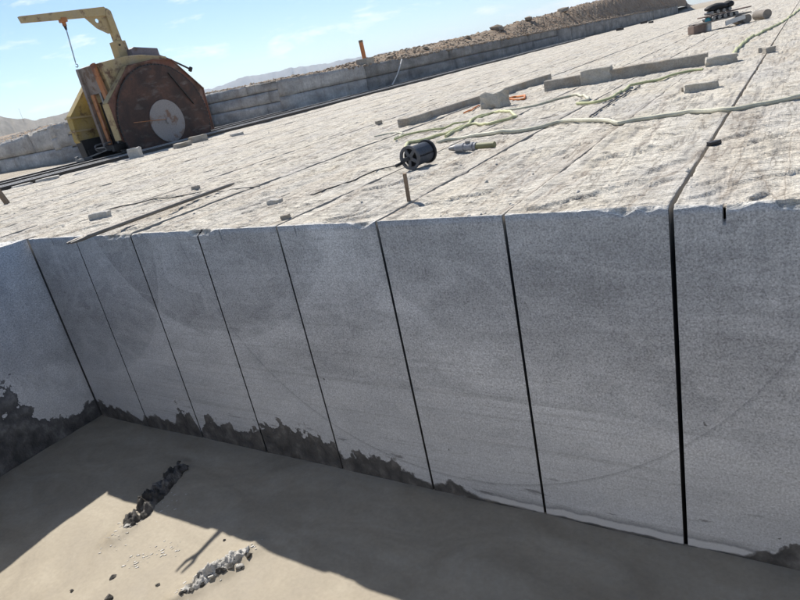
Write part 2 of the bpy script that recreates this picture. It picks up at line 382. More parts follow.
def mat_disc():
    m = Mat('rusty_saw_disc'); P = m.pos(); a = m.noise(P, 1.6, 8, 0.66, 0.4); f = m.noise(P, 26, 5, 0.65); s2 = m.noise(m.pos((1, 1.0, 3.0), rot=(0.7, 0, 0)), 1.4, 6, 0.6)
    c = m.ramp(a, [(0.3, (0.030, 0.022, 0.020)), (0.48, (0.062, 0.036, 0.029)), (0.70, (0.125, 0.062, 0.043))])
    c = m.mix(m.ramp(s2, [(0.56, 0.0), (0.72, 0.65)]), c, (0.21, 0.195, 0.18))
    c = m.mix(0.5, c, m.ramp(f, [(0.3, 0.55), (0.7, 1.3)]), 'MULTIPLY')
    nb = m.bump(f, 0.3, 0.004)
    return m.out(c, 0.62, nb, metal=0.25, spec=0.4)
def mat_plain(name, c, rough=0.6, metal=0.0, var=0.35, scale=8.0, bump=0.2, spec=0.4):
    m = Mat(name); P = m.pos(obj=True); a = m.noise(P, scale, 6, 0.62); b = m.noise(P, scale * 9, 4, 0.6)
    x = m.mix(var, c, m.ramp(a, [(0.3, 0.45), (0.5, 0.95), (0.72, 1.35)]), 'MULTIPLY'); x = m.mix(var, x, m.ramp(b, [(0.3, 0.6), (0.7, 1.25)]), 'MULTIPLY')
    nb = m.bump(b, bump, 0.02 / scale)
    return m.out(x, rough, nb, metal=metal, spec=spec)

M_TOP = mat_top(); M_FACE = mat_face(); M_SIDE = mat_face(True); M_MUD = mat_mud(); M_WALL = mat_wall(); M_WALLP = mat_wall('pale_quarry_face', 1.75)  # M_WALLP: lighter copy of the wall material for the wall behind the saw
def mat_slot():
    m = Mat('shade_painted_dusty_slot_wall'); P = m.pos(); z = m.sep(P)[2]; n1 = m.noise(P, 6, 4, 0.6)
    c = m.ramp(m.math('MULTIPLY_ADD', z, 2.2, m.math('MULTIPLY_ADD', n1, 0.3, 0.85), clamp=True), [(0.35, (0.075, 0.072, 0.07)), (0.8, (0.34, 0.31, 0.265))])  # slot shade painted dark into the colour lower down, pale dust near the top
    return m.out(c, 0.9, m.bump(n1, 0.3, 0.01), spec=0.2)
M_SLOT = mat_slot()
M_GROUND = mat_rock('dusty_quarry_ground', (0.36, 0.31, 0.24), (0.50, 0.445, 0.365), 0.5, (0.30, 0.235, 0.165))
M_BERM = mat_rock('brown_spoil_earth', (0.20, 0.145, 0.10), (0.36, 0.285, 0.21), 0.9, (0.28, 0.18, 0.105))
M_RUB = mat_rock('spoil_stones', (0.22, 0.175, 0.135), (0.40, 0.335, 0.26), 2.0, (0.29, 0.195, 0.12))
M_STONE = mat_rock('grey_granite_offcut', (0.30, 0.272, 0.23), (0.46, 0.42, 0.36), 5.0, (0.36, 0.295, 0.22), 0.5)
M_TAN = mat_rock('tan_granite_block', (0.42, 0.385, 0.325), (0.58, 0.54, 0.465), 6.0, (0.36, 0.30, 0.23), 0.6)
M_PALE = mat_rock('pale_granite_chip', (0.44, 0.415, 0.37), (0.62, 0.59, 0.54), 7.0, None, 0.6)
M_CLOD = mat_rock('wet_mud_clod', (0.045, 0.042, 0.038), (0.10, 0.092, 0.082), 9.0, (0.26, 0.245, 0.225), 0.8, 0.6)
M_CLODP = mat_rock('dried_mud_clod', (0.42, 0.40, 0.36), (0.68, 0.66, 0.62), 12.0, (0.09, 0.085, 0.08), 0.8, 0.8)
M_FROTH = mat_rock('dried_mud_flake', (0.55, 0.53, 0.49), (0.74, 0.72, 0.69), 20.0, None, 0.4)
M_HILL = mat_rock('distant_hill', (0.12, 0.105, 0.085), (0.20, 0.175, 0.14), 0.004, None, 0.0)
M_HILL2 = mat_rock('grey_brown_hill', (0.14, 0.125, 0.10), (0.24, 0.21, 0.17), 0.02, None, 0.0)

# ================================================================== THE SETTING
# ---- bench of sawn slabs
root = empty('quarry_bench'); tag(root, 'pale sunlit granite bench sawn into long parallel slabs', 'quarry bench', kind='structure')
SLOT = {0: 0.040, 1: 0.016, 2: 0.016, 3: 0.016, 4: 0.017, 5: 0.020, 6: 0.020, 7: 0.027}
KERF = [(0.52, 0.013, 0.09), (3.30, 0.012, 0.10), (4.19, 0.012, 0.09), (7.255, 0.016, 0.115)]
YEND = 138.0
def rough(x, y, amp=1.0):
    h = (fbm(x * 0.5 + 3, y * 0.22, 3, 1) - 0.5) * 0.045
    u = x * 0.72 + y * 0.70; v = -x * 0.70 + y * 0.72
    r = 1 - np.abs(fbm(u * 0.8, v * 2.6, 4, 9) * 2 - 1)
    h = h + (r - 0.8) * 0.030
    h = h + (fbm(u * 4, v * 12, 4, 23, 0.6) - 0.5) * 0.032
    st = fbm(u * 1.2 + 40, v * 3.2, 3, 61); h = h - 0.022 * sstep(0.52, 0.56, st)      # broken-off flakes leave low steps
    h = h + (fbm(x * 30, y * 30, 2, 41) - 0.5) * 0.010
    return h * amp
def slab(k, x0, x1, y0, dx, gy, face_mat, lift=0.0, seed=0, kerfs=(), floor=-2.80, amp=1.0):
    n = max(4, int(round((x1 - x0) / dx))); xs = list(np.linspace(x0, x1, n + 1))
    for a, wd, dp in kerfs: xs += [a - 0.001, a, a + wd, a + wd + 0.001]
    xs = np.array(sorted(xs))
    ys = [0.0]; 
    while ys[-1] < YEND - y0: ys.append(ys[-1] + gy * (1 + ys[-1] if y0 > -0.1 else 1 + abs(ys[-1] + y0)))
    ys = np.array(ys); ys = ys * ((YEND - y0) / ys[-1])
    # chipped front edge
    c1 = fbm(xs * 7, 0 * xs + 3.3, 4, 50); c2 = fbm(xs * 1.6, 0 * xs + 1.7, 2, 71)
    chip = 0.002 + 0.05 * np.clip(c1 - 0.60, 0, 1) + 0.20 * sstep(0.64, 0.80, c2) * np.clip(c1 - 0.25, 0, 1)
    chip = chip + 0.040 * np.exp(-((xs - 7.53) / 0.07) ** 2) * (0.4 + c1)
    zt = -chip
    X, Y = np.meshgrid(xs, ys)
    Yw = Y + y0
    hb = rough(X, Yw, amp) + lift
    ed = np.minimum(X - x0, x1 - X); hb = lift + (hb - lift) * (1 - 0.85 * np.exp(-ed / 0.09)); hb -= 0.05 * np.exp(-ed / 0.016) * np.clip(fbm(X * 0 + x0, Yw * 4, 4, 5 + seed) - 0.55, 0, 1) * 1.6
    fr = np.exp(-Y / 0.06)
    back = chip * 0.8
    Yw = Yw + back[None, :] * np.exp(-Y / 0.03) * (1 if y0 > -0.1 else 0)
    Z = hb * (1 - 0.9 * fr) - chip[None, :] * 0.35 * np.exp(-Y / 0.02)
    zf = np.array([floor, -2.42, -2.0, -1.5, -1.0, -0.5, -0.25, -0.121, -0.12, -0.10, -0.09, -0.06])
    FX = np.tile(xs, (len(zf) + 1, 1)); FY = np.full_like(FX, y0); FZ = np.vstack([np.tile(zf[:, None], (1, len(xs))), np.maximum(zt, -0.055)[None, :]])
    Z[0] = np.minimum(FZ[-1] + chip * 0.4, 0.0)
    for a, wd, dp in kerfs:
        inn = (xs >= a - 1e-6) & (xs <= a + wd + 1e-6)
        for r in range(FZ.shape[0]):
            if zf[min(r, len(zf) - 1)] > -dp: FY[r, inn] = y0 + 0.045
        for r in range(len(ys)):
            if ys[r] < 0.045: Z[r, inn] = -dp; Yw[r, inn] = np.maximum(Yw[r, inn], y0 + 0.045)
    XX = np.vstack([FX, X]); YY = np.vstack([FY, Yw]); ZZ = np.vstack([FZ, Z])
    nf = len(zf) + 1; R, Cn = XX.shape
    v = np.stack([XX, YY, ZZ], -1).reshape(-1, 3); idx = np.arange(R * Cn).reshape(R, Cn)
    q = np.stack([idx[:-1, :-1], idx[:-1, 1:], idx[1:, 1:], idx[1:, :-1]], -1).reshape(-1, 4)
    mi = np.repeat((np.arange(R - 1) < nf - 1).astype(np.int32), Cn - 1)
    # side walls down into the slots
    base = len(v); extra = []; eq = []
    for s_, cc in ((0, 0), (1, Cn - 1)):
        t = idx[nf:, cc]; b = v[t].copy(); b[:, 2] = floor
        bi = base + np.arange(len(b)); base += len(b); extra.append(b)
        if s_ == 0: eq.append(np.stack([t[:-1], t[1:], bi[1:], bi[:-1]], -1))
        else: eq.append(np.stack([t[:-1], bi[:-1], bi[1:], t[1:]], -1))
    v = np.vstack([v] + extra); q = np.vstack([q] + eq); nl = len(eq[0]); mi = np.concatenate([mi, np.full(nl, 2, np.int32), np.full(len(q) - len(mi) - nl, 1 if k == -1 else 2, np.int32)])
    me = raw_mesh('stone_slab', v, q)
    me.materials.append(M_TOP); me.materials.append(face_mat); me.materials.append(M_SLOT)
    if k == -1: mi[-len(eq[1]):] = np.where(v[eq[1][:, 0], 1] > -0.012, 2, 1)  # corner slot takes the same painted-in shade
    me.polygons.foreach_set('material_index', mi)
    sm = np.ones(len(q), bool); me.polygons.foreach_set('use_smooth', sm)
    o = link('stone_slab', me, None, root)
    return o
rs = random.Random(3)
for k in range(0, 8):
    a = SLOT.get(k, 0.02) / 2; b = SLOT.get(k + 1, 0.02) / 2
    fine = 0.0125 if k >= 4 else 0.018
    slab(k, k + a, k + 1 - b, 0.0, fine, 0.011 if k >= 4 else 0.013, M_FACE, (0.0, 0.008, -0.006, 0.004, 0, -0.005, 0.004, 0.006)[k], k, [q for q in KERF if k < q[0] < k + 1])
for k in range(8, 18):
    slab(k, k + 0.012, k + 1 - 0.012, 0.0, 0.09, 0.05, M_FACE, rs.uniform(-0.01, 0.01), k)
for k in range(-12, 0):
    fine = 0.02 if k > -4 else 0.035
    x0 = k + 0.0025; x1 = k + 1 - (0.040 if k == -1 else 0.0025)
    if k == -12: x0 = -11.98
    slab(k, x0, x1, -9.0, fine, 0.02 if k > -6 else 0.026, M_SIDE if k == -1 else M_WALL, 0.0 if k == -1 else rs.uniform(-0.008, 0.006), 20 - k)
slab(-14, -14.38, -12.22, -9.0, 0.09, 0.05, M_WALL, -0.03, 60, amp=0.6)
# rock below, near bank and end bank of the pit
b = MB().box((2.69, 64.5, -4.4), (34.62, 147.0, 3.3)); b.build('bedrock', M_WALL, root)
xs = np.linspace(0.012, 18, 140); ys = np.linspace(-9.0, -3.32, 60); X, Y = np.meshgrid(xs, ys)
Z = rough(X, Y, 0.8) - 0.03
X2 = np.vstack([X, xs[None, :], xs[None, :]]); Y2 = np.vstack([Y, np.full((2, len(xs)), -3.32)]); Z2 = np.vstack([Z, np.full((1, len(xs)), -0.10), np.full((1, len(xs)), -2.80)])
near = link('near_bank', grid_mesh('near_bank', X2, Y2, Z2), M_TOP, root)
MB().box((17.0, -1.66, -1.42), (2.0, 3.26, 2.78)).build('end_bank', M_WALL, root, bevel=0.03)

# ---- wet sawing mud on the pit floor
xs = np.concatenate([np.arange(-0.02, 9.0, 0.02), np.arange(9.0, 16.1, 0.1)]); ys = np.arange(-3.36, 0.03, 0.02); X, Y = np.meshgrid(xs, ys)
Z = -H + (fbm(X * 0.8, Y * 0.8, 3, 3) - 0.5) * 0.05 + (fbm(X * 3 + fbm(X, Y, 2, 8) * 3, Y * 3, 4, 13) - 0.5) * 0.018
STR = [((182, 467), (118, 540)), ((254, 548), (178, 601))]
def seg_d(X, Y, a, b):
    ax, ay, bx, by = a.x, a.y, b.x, b.y; t = np.clip(((X - ax) * (bx - ax) + (Y - ay) * (by - ay)) / ((bx - ax) ** 2 + (by - ay) ** 2), 0, 1)
    return np.hypot(X - ax - t * (bx - ax), Y - ay - t * (by - ay))
for s_, e_ in STR:
    d = seg_d(X, Y, at(*s_, -H), at(*e_, -H)); Z += 0.035 * np.exp(-(d / 0.10) ** 2) * (0.4 + 1.2 * fbm(X * 9, Y * 9, 3, 31))
pit = tag(link('pit_mud', grid_mesh('pit_mud', X, Y, Z), M_MUD, None, True), 'smooth beige grey sawing mud covering the pit floor', 'mud', kind='structure')
MUDZ = lambda x, y: float(-H + (fbm(np.array(x) * 0.8, np.array(y) * 0.8, 3, 3) - 0.5) * 0.05 + 0.0)

# ---- ground sheet out to the horizon, with an opening for bench and pit
g = sorted(set([-14.62, 18.0] + list(np.arange(-60, 60, 1.0)) + [s_ * v_ for s_ in (-1, 1) for v_ in (75, 100, 140, 200, 300, 500, 900, 1600, 3000, 6400)]))
g = [v_ for v_ in g if abs(v_ + 14.62) > 0.4 or v_ == -14.62]
gyv = sorted(set([-9.0, YEND] + list(np.arange(-40, 60, 1.0)) + list(np.arange(60, 170, 3.0)) + [-60, -100, -200, -500, -1200, -3000, -6400, 180, 220, 300, 500, 900, 1600, 3000, 6400]))
gx = np.array(g); gy_ = np.array(gyv); X, Y = np.meshgrid(gx, gy_)
Z = -0.05 + (fbm(X * 0.3, Y * 0.3, 4, 77) - 0.5) * 0.10
v = np.stack([X, Y, Z], -1).reshape(-1, 3); i = np.arange(X.size).reshape(X.shape)
q = np.stack([i[:-1, :-1], i[:-1, 1:], i[1:, 1:], i[1:, :-1]], -1)
cx = (X[:-1, :-1] + X[1:, 1:]) / 2; cy = (Y[:-1, :-1] + Y[1:, 1:]) / 2
keep = ~((cx > -14.62) & (cx < 18.0) & (cy > -9) & (cy < YEND))
tag(link('ground', raw_mesh('ground', v, q[keep]), M_GROUND, None, True), 'dusty pale quarry ground reaching to the horizon', 'ground', kind='structure')

# ---- old cut walls behind the rails: path of the foot
wp = [Vector((-90, 22, 0)), Vector((-45, 14.6, 0)), at(0, 172.5), at(66, 161.5), at(212, 126.0), at(290, 112), Vector((-13.3, 27.0, 0)), Vector((-12.9, 60, 0)), Vector((-12.7, 128, 0))]
for p_ in wp: p_.z = 0
WH = [1.2, 1.25, 1.33, 1.60, 1.72, 1.55, 1.46, 1.40, 1.40]
def wall_h(p):
    best = (1e9, 1.3)
    for k in range(len(wp) - 1):
        e = wp[k + 1] - wp[k]; t = max(0, min(1, (Vector((p.x, p.y, 0)) - wp[k]).dot(e) / e.length_squared)); d = (wp[k] + e * t - Vector((p.x, p.y, 0))).length
        if d < best[0]: best = (d, WH[k] + (WH[k + 1] - WH[k]) * t)
    return best[1]
wa = empty('quarry_wall', wp[4]); tag(wa, 'low grey sawn rock wall behind the stone saw, with joints', 'rock wall')
wb = empty('quarry_wall', wp[6]); tag(wb, 'long dark rock wall running beside the rails below a rubble bank', 'rock wall')
def wall_blocks(parent, a, b, n_courses, seed, lmin, lmax):
    r = random.Random(seed); L_ = (b - a).length; d = (b - a).normalized(); nrm = Vector((d.y, -d.x, 0))  # towards the camera
    zb = -0.10; htop = wall_h(a + d * 0.3)
    cuts = [zb] + [htop * (ci + 1) / n_courses + r.uniform(-0.06, 0.06) for ci in range(n_courses - 1)] + [None]
    for ci in range(n_courses):
        s_ = 0.0
        while s_ < L_ - 0.01:
            l_ = r.uniform(lmin, lmax); l_ = L_ - s_ if L_ - s_ - l_ < lmin * 0.6 else l_
            pa = a + d * (s_ + 0.012); pb = a + d * (s_ + l_ - 0.012)
            z0 = cuts[ci] + (0.012 if ci else 0); z1 = (cuts[ci + 1] - 0.012) if cuts[ci + 1] else None
            za = z1 if z1 else wall_h(pa) + r.uniform(-0.03, 0.03); zb_ = z1 if z1 else wall_h(pb) + r.uniform(-0.03, 0.03)
            off = r.uniform(-0.04, 0.05)
            nx = max(2, int(l_ / 0.5)); nz = 4
            sx, tz = np.meshgrid(np.linspace(0, 1, nx + 1), np.linspace(0, 1, nz + 1))
            px = pa.x + (pb.x - pa.x) * sx; py = pa.y + (pb.y - pa.y) * sx
            pz = z0 + ((za + (zb_ - za) * sx) - z0) * tz
            o_ = off + (fbm(px * 1.3 + py * 1.1, pz * 3, 3, seed) - 0.5) * 0.10
            edge = np.minimum(np.minimum(sx, 1 - sx) * l_, np.minimum(tz, 1 - tz) * 0.5); o_ -= 0.03 * np.exp(-edge / 0.03)
            F = np.stack([px + nrm.x * o_, py + nrm.y * o_, pz], -1)
            Bk = F.copy(); Bk[..., 0] -= nrm.x * 0.5; Bk[..., 1] -= nrm.y * 0.5
            rr, cc = px.shape; v = np.concatenate([F.reshape(-1, 3), Bk.reshape(-1, 3)]); i = np.arange(rr * cc).reshape(rr, cc); j = i + rr * cc
            fs = [np.stack([i[:-1, :-1], i[:-1, 1:], i[1:, 1:], i[1:, :-1]], -1).reshape(-1, 4)]
            for ea, eb in ((i[-1], j[-1]), (j[0], i[0])): fs.append(np.stack([ea[:-1], ea[1:], eb[1:], eb[:-1]], -1))
            for ea, eb in ((i[:, 0], j[:, 0]), (j[:, -1], i[:, -1])): fs.append(np.stack([ea[:-1], ea[1:], eb[1:], eb[:-1]], -1))
            v = v - np.array(parent.location)
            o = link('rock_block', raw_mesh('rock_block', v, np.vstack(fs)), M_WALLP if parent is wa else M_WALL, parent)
            s_ += l_
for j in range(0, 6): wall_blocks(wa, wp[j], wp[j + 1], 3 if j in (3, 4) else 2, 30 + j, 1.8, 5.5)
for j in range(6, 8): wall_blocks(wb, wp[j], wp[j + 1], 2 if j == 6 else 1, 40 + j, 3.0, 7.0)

# ---- spoil terrain above the walls (polar sheet around the bench)
CX, CY = 5.0, 0.0
def wall_r(az):
    d = Vector((math.cos(az), math.sin(az), 0)); best = None
    pts = [Vector((-400, 60, 0))] + wp + [Vector((-14.5, 133, 0)), Vector((-40, 330, 0))]
    for a, b in zip(pts, pts[1:]):
        e = b - a; den = d.x * e.y - d.y * e.x
        if abs(den) < 1e-9: continue
        ox, oy = a.x - CX, a.y - CY
        t = (ox * e.y - oy * e.x) / den; u = (ox * d.y - oy * d.x) / den
        if t > 0 and -1e-6 <= u <= 1 + 1e-6 and (best is None or t < best): best = t
    return best if best else 300
azs = np.radians(np.concatenate([np.arange(97.6, 110, 0.04), np.arange(110, 160, 0.12), np.arange(160, 176, 0.4)]))
r0 = np.array([wall_r(a) for a in azs])
offs = np.array([0.02, 0.12, 0.3, 0.5, 0.75, 1.0, 1.3, 1.7, 2.1, 2.6, 3.2, 3.9, 4.7, 5.6, 6.8, 8.2, 10, 12.5, 16, 21, 28, 38, 52, 75, 110, 170, 260, 400, 700, 1200, 2200])
A, O = np.meshgrid(azs, offs); RR = r0[None, :] + O
sl = np.where(A < math.radians(124), 1.0, 1.0)
X = CX + RR * np.cos(A); Y = CY + RR * np.sin(A)
zw = np.array([wall_h(Vector((CX + r_ * math.cos(a_), CY + r_ * math.sin(a_), 0))) for r_, a_ in zip(r0, azs)])[None, :]
deg = np.degrees(A)
bh = np.interp(deg, [97, 101, 105, 108, 112, 118, 122, 125, 128, 140, 151, 154, 158, 170], [3.4, 2.9, 2.2, 1.6, 1.0, 0.7, 0.55, 0.4, 0.2, 0.10, 0.12, 0.2, 0.3, 0.3])
wd = np.interp(deg, [97, 110, 124, 140], [14, 9, 5, 5])
rise = sstep(0, 1, np.clip(O / wd, 0, 1))
Z = zw - 0.03 + bh * rise + (fbm(X * 0.7, Y * 0.7, 5, 15, 0.6) - 0.5) * 0.6 * np.minimum(1, O / 1.5) * np.clip(bh / 1.2, 0.25, 1) * np.exp(-O / 120)
Z = np.where(O < 0.2, zw - 0.02 + (fbm(X * 3, Y * 3, 3, 5) - 0.5) * 0.06, Z)
far = np.clip((O - 60) / 700, 0, 1)
Z += np.where(deg > 147, far * 13 + (fbm(X * 0.02, Y * 0.02, 4, 91) - 0.5) * 6 * np.clip((O - 25) / 150, 0, 1), -np.clip((O - 20) / 200, 0, 1) * 2.0)
tp_ = sstep(97.62, 97.95, deg); Z = -0.3 * (1 - tp_) + Z * tp_
v = np.stack([X, Y, Z], -1).reshape(-1, 3); i = np.arange(X.size).reshape(X.shape)
q = np.stack([i[:-1, :-1], i[1:, :-1], i[1:, 1:], i[:-1, 1:]], -1).reshape(-1, 4)
ter = tag(link('spoil_terrain', raw_mesh('spoil_terrain', v, q), M_BERM, None, True), 'brown rubble bank and rough ground above the cut walls', 'terrain', kind='structure')

def rock_mesh(seed, sub=1, flat=0.7, jag=0.35):
    bm = bmesh.new(); bmesh.ops.create_icosphere(bm, subdivisions=sub, radius=1.0); r = random.Random(seed)
    for vv in bm.verts: vv.co *= 1 + r.uniform(-jag, jag); vv.co.z *= flat
    me = bpy.data.meshes.new('rock'); bm.to_mesh(me); bm.free(); return me
ROCKS = [rock_mesh(s_, 1) for s_ in range(6)]
def scatter(name, mat, pts, label, cat, smin, smax, seed, kind='stuff', flat=0.65, ang=None, stretch=1.0):
    """pts: N x 3 positions; uncountable small stones as one object"""
    r = np.random.default_rng(seed); bm = bmesh.new(); bmesh.ops.create_icosphere(bm, subdivisions=1, radius=1.0)
    bv = np.array([vv.co[:] for vv in bm.verts]); bm.verts.index_update(); bf = np.array([[vv.index for vv in f.verts] for f in bm.faces]); bm.free()
    N = len(pts); s_ = smin + (smax - smin) * r.random(N) ** 3
    V = bv[None] * (1 + (r.random((N, len(bv), 1)) - 0.5) * 0.7)
    V = V * np.stack([np.ones(N), 0.6 + 0.5 * r.random(N), flat * (0.6 + 0.6 * r.random(N))], -1)[:, None, :]
    V[..., 0] *= stretch
    an = r.random(N) * 6.28 if ang is None else ang + (r.random(N) - 0.5) * 0.9; c_, s2 = np.cos(an)[:, None], np.sin(an)[:, None]
    V = np.stack([V[..., 0] * c_ - V[..., 1] * s2, V[..., 0] * s2 + V[..., 1] * c_, V[..., 2]], -1) * s_[:, None, None]
    V = V + np.asarray(pts)[:, None, :]
    F = bf[None] + (np.arange(N) * len(bv))[:, None, None]
    o = link(name, raw_mesh(name, V.reshape(-1, 3), F.reshape(-1, 3)), mat)
    tag(o, label, cat, kind=kind); return o
rg = np.random.default_rng(5)
ii = rg.integers(0, int(np.searchsorted(azs, math.radians(141))), 14000); jj = (rg.random(14000) ** 1.4 * 19).astype(int); jj = np.where(azs[ii] > math.radians(126), np.maximum(jj, 2), jj)
fu = rg.random((14000, 1)); j2 = np.minimum(jj + 1, len(offs) - 1); sel = np.stack([X[jj, ii], Y[jj, ii], Z[jj, ii]], -1) * fu + np.stack([X[j2, ii], Y[j2, ii], Z[j2, ii]], -1) * (1 - fu)
scatter('spoil_rubble', M_RUB, sel, 'loose brown and grey rubble covering the bank above the walls', 'rubble', 0.02, 0.15, 8)
i3 = rg.integers(int(np.searchsorted(azs, math.radians(141))), len(azs), 5000); j3 = (rg.random(5000) ** 0.8 * 22).astype(int); fu = rg.random((5000, 1))
sel = np.stack([X[j3, i3], Y[j3, i3], Z[j3, i3]], -1) * fu + np.stack([X[j3 + 1, i3], Y[j3 + 1, i3], Z[j3 + 1, i3]], -1) * (1 - fu)
scatter('field_stones', M_PALE, sel, 'small pale stones strewn on the rough ground above the left wall', 'stones', 0.015, 0.09, 18)
tz = lambda az, off: (CX + (wall_r(az) + off) * math.cos(az), CY + (wall_r(az) + off) * math.sin(az), float(np.interp(off, offs, Z[:, int(np.argmin(np.abs(azs - az)))])))

# ---- distant mountains and nearer grey hills
def ridge(name, mat, label, R, prof, depth, seed, amp):
    az = np.radians(np.arange(prof[0][0], prof[-1][0], 0.12)); el = np.interp(np.degrees(az), [p_[0] for p_ in prof], [p_[1] for p_ in prof])
    el = el + (fbm(np.degrees(az) * 1.1, 0 * az, 5, seed) - 0.5) * amp
    rows = [(-1.0, -0.15), (-0.8, 0.12), (-0.55, 0.32), (-0.35, 0.55), (-0.18, 0.78), (0, 1.0), (0.25, 0.8), (0.7, 0.3), (1.0, -0.1)]
    A2, T = np.meshgrid(az, [r_[0] for r_ in rows]); Hh = R * np.tan(np.radians(el)) + 1.0
    RRr = R + T * depth + (fbm(np.degrees(A2) * 0.8, T * 2, 4, seed + 3) - 0.5) * depth * 0.5
    Zz = Hh[None, :] * np.array([r_[1] for r_ in rows])[:, None] + (fbm(np.degrees(A2) * 2.5, T * 3, 4, seed + 7) - 0.5) * Hh[None, :] * 0.3 * (np.abs(T) > 0.01) - 2
    Xx = CAM[0] + RRr * np.cos(A2); Yy = CAM[1] + RRr * np.sin(A2)
    return tag(link(name, grid_mesh(name, Xx, Yy, Zz), mat, None, True), label, 'hills', kind='structure')
ridge('mountains', M_HILL, 'hazy blue mountain range on the horizon', 4200, [(100, 0.8), (112, 0.9), (120, 1.15), (125.5, 1.45), (130, 1.75), (134, 1.8), (137, 1.55), (141, 1.2), (146, 1.1), (152, 0.8), (170, 0.7)], 900, 5, 0.35)
ridge('hill', M_HILL2, 'grey brown hills at the left edge behind the wall', 900, [(146, 0.7), (147.5, 1.7), (148.5, 2.0), (150, 1.95), (151, 1.85), (152.2, 2.15), (153.3, 2.6), (156, 3.0), (165, 2.6), (176, 2.0)], 230, 9, 0.3)

# ================================================================== RAILS
M_RAIL = mat_plain('worn_rail_steel', (0.085, 0.075, 0.068), 0.5, 0.3, 0.5, 3.0)
M_HEAD = mat_plain('polished_rail_head', (0.66, 0.64, 0.62), 0.4, 0.1, 0.3, 3.0)
def rail(x, y0, y1, label, zb=-0.03, k=1.0):
    pr = [(-0.07, 0), (0.07, 0), (0.07, 0.015), (0.012, 0.035), (0.012, 0.105), (0.042, 0.118), (0.042, 0.155), (-0.042, 0.155), (-0.042, 0.118), (-0.012, 0.105), (-0.012, 0.035), (-0.07, 0.015)]
    o = MB().prism([(a * k, b * k) for a, b in pr], 1, 0, y1 - y0).build('steel_rail', M_RAIL, origin=None)
    o.location = (x, y0, zb)
    MB().box((0, (y1 - y0) / 2, 0.155 * k + 0.004), (0.07 * k, y1 - y0 - 0.02, 0.008)).build('running_surface', M_HEAD, o, bevel=0.002)
    return tag(o, label, 'rail', 'rails of the stone saw')
rail(-10.95, -8, 62, 'outermost steel rail nearest the pit, in front of the saw disc', k=0.8)
rail(-11.40, -8, 62, 'second steel rail, just behind the front rail before the saw disc', k=0.8)
rail(-11.80, -8, 62, 'third steel rail, closest before the foot of the saw disc', k=0.8)
rail(-12.52, -8, 62, 'steel rail just behind the big brown disc, under the saw')
rail(-14.10, -8, 62, 'far steel rail under the yellow guard side of the saw')

# ================================================================== STONE SAW
M_DISC = mat_disc(); M_FLANGE = mat_paint('pale_flange', (0.30, 0.275, 0.265), (0.20, 0.12, 0.085), 0.25, 0.6, 1.5)
M_CREAM = mat_paint('dusty_cream_paint', (0.45, 0.345, 0.175), (0.15, 0.085, 0.05), 0.35)
M_YEL = mat_paint('ochre_yellow_paint', (0.40, 0.29, 0.085), (0.17, 0.11, 0.05), 0.35)
M_GREY = mat_paint('dusty_grey_panel', (0.24, 0.20, 0.175), (0.14, 0.09, 0.06), 0.5)
M_RUST = mat_paint('orange_rusty_beam', (0.42, 0.17, 0.06), (0.16, 0.06, 0.03), 0.4)
M_DARK = mat_plain('greasy_dark_steel', (0.045, 0.042, 0.042), 0.55, 0.4, 0.5, 4.0)
M_STEEL = mat_plain('grey_steel', (0.22, 0.215, 0.21), 0.5, 0.5, 0.4, 5.0)
M_PURP = mat_paint('faded_motor_box', (0.17, 0.15, 0.17), (0.12, 0.08, 0.06), 0.3)
M_GUARD = mat_paint('red_brown_guard', (0.17, 0.07, 0.045), (0.08, 0.045, 0.03), 0.6)
sx, sy = -13.28, 11.99
saw = empty('stone_saw', (sx, sy, 0.09)); tag(saw, 'large twin disc stone saw with brown disc, ochre guard and jib crane', 'stone saw')
SO = Vector((sx, sy, 0.09))
def sp(mb, name, mat, parent=saw, **k):
    o = mb.build(name, mat, None, origin=SO if parent is saw else None, **k)
    o.location = (0, 0, 0); o.parent = saw
    return o
def subp(mb, name, mat, par, **k):
    o = mb.build(name, mat, None, origin=SO, **k); o.location = (0, 0, 0); o.parent = par; return o
dy, dz, DR = 11.99, 0.84, 1.99
def disc(x, face, full=True):
    m = MB(); n = 96; m.cyl((x - 0.012, dy, dz), (x + 0.012, dy, dz), DR - 0.03, n); d = sp(m, 'saw_disc', M_DISC, smooth=True)
    t = MB()
    for i in range(84):
        an = 2 * math.pi * i / 84; c = Vector((x, dy + (DR - 0.02) * math.cos(an), dz + (DR - 0.02) * math.sin(an)))
        t.box(c, (0.036, 0.118, 0.05), Matrix.Rotation(an - math.pi / 2, 3, 'X'))
    subp(t, 'cutting_segments', M_DARK, d)['kind'] = 'stuff'
    f = MB().cyl((x + face * 0.012, dy, dz), (x + face * 0.05, dy, dz), 0.75, 64); fl = subp(f, 'flange', M_FLANGE, d, smooth=True)
    bt = MB()
    hub = MB().cyl((x + face * 0.05, dy, dz), (x + face * 0.11, dy, dz), 0.10, 20); subp(hub, 'hub', M_FLANGE, d, smooth=True)
    if full:
        for i in range(12):
            an = 2 * math.pi * i / 12; r_ = 1.83
            subp(MB().cyl((x + face * 0.012, dy + r_ * math.cos(an), dz + r_ * math.sin(an)), (x + face * 0.016, dy + r_ * math.cos(an), dz + r_ * math.sin(an)), 0.035, 12), 'rim_hole', M_DARK, d)
    return d
nd = disc(-12.10, 1); fd = disc(-14.50, -1, False)
sp(MB().bar((-12.02, 10.55, 1.02), (-12.02, 12.05, 0.90), 0.025), 'pointer_rod', M_RUST)
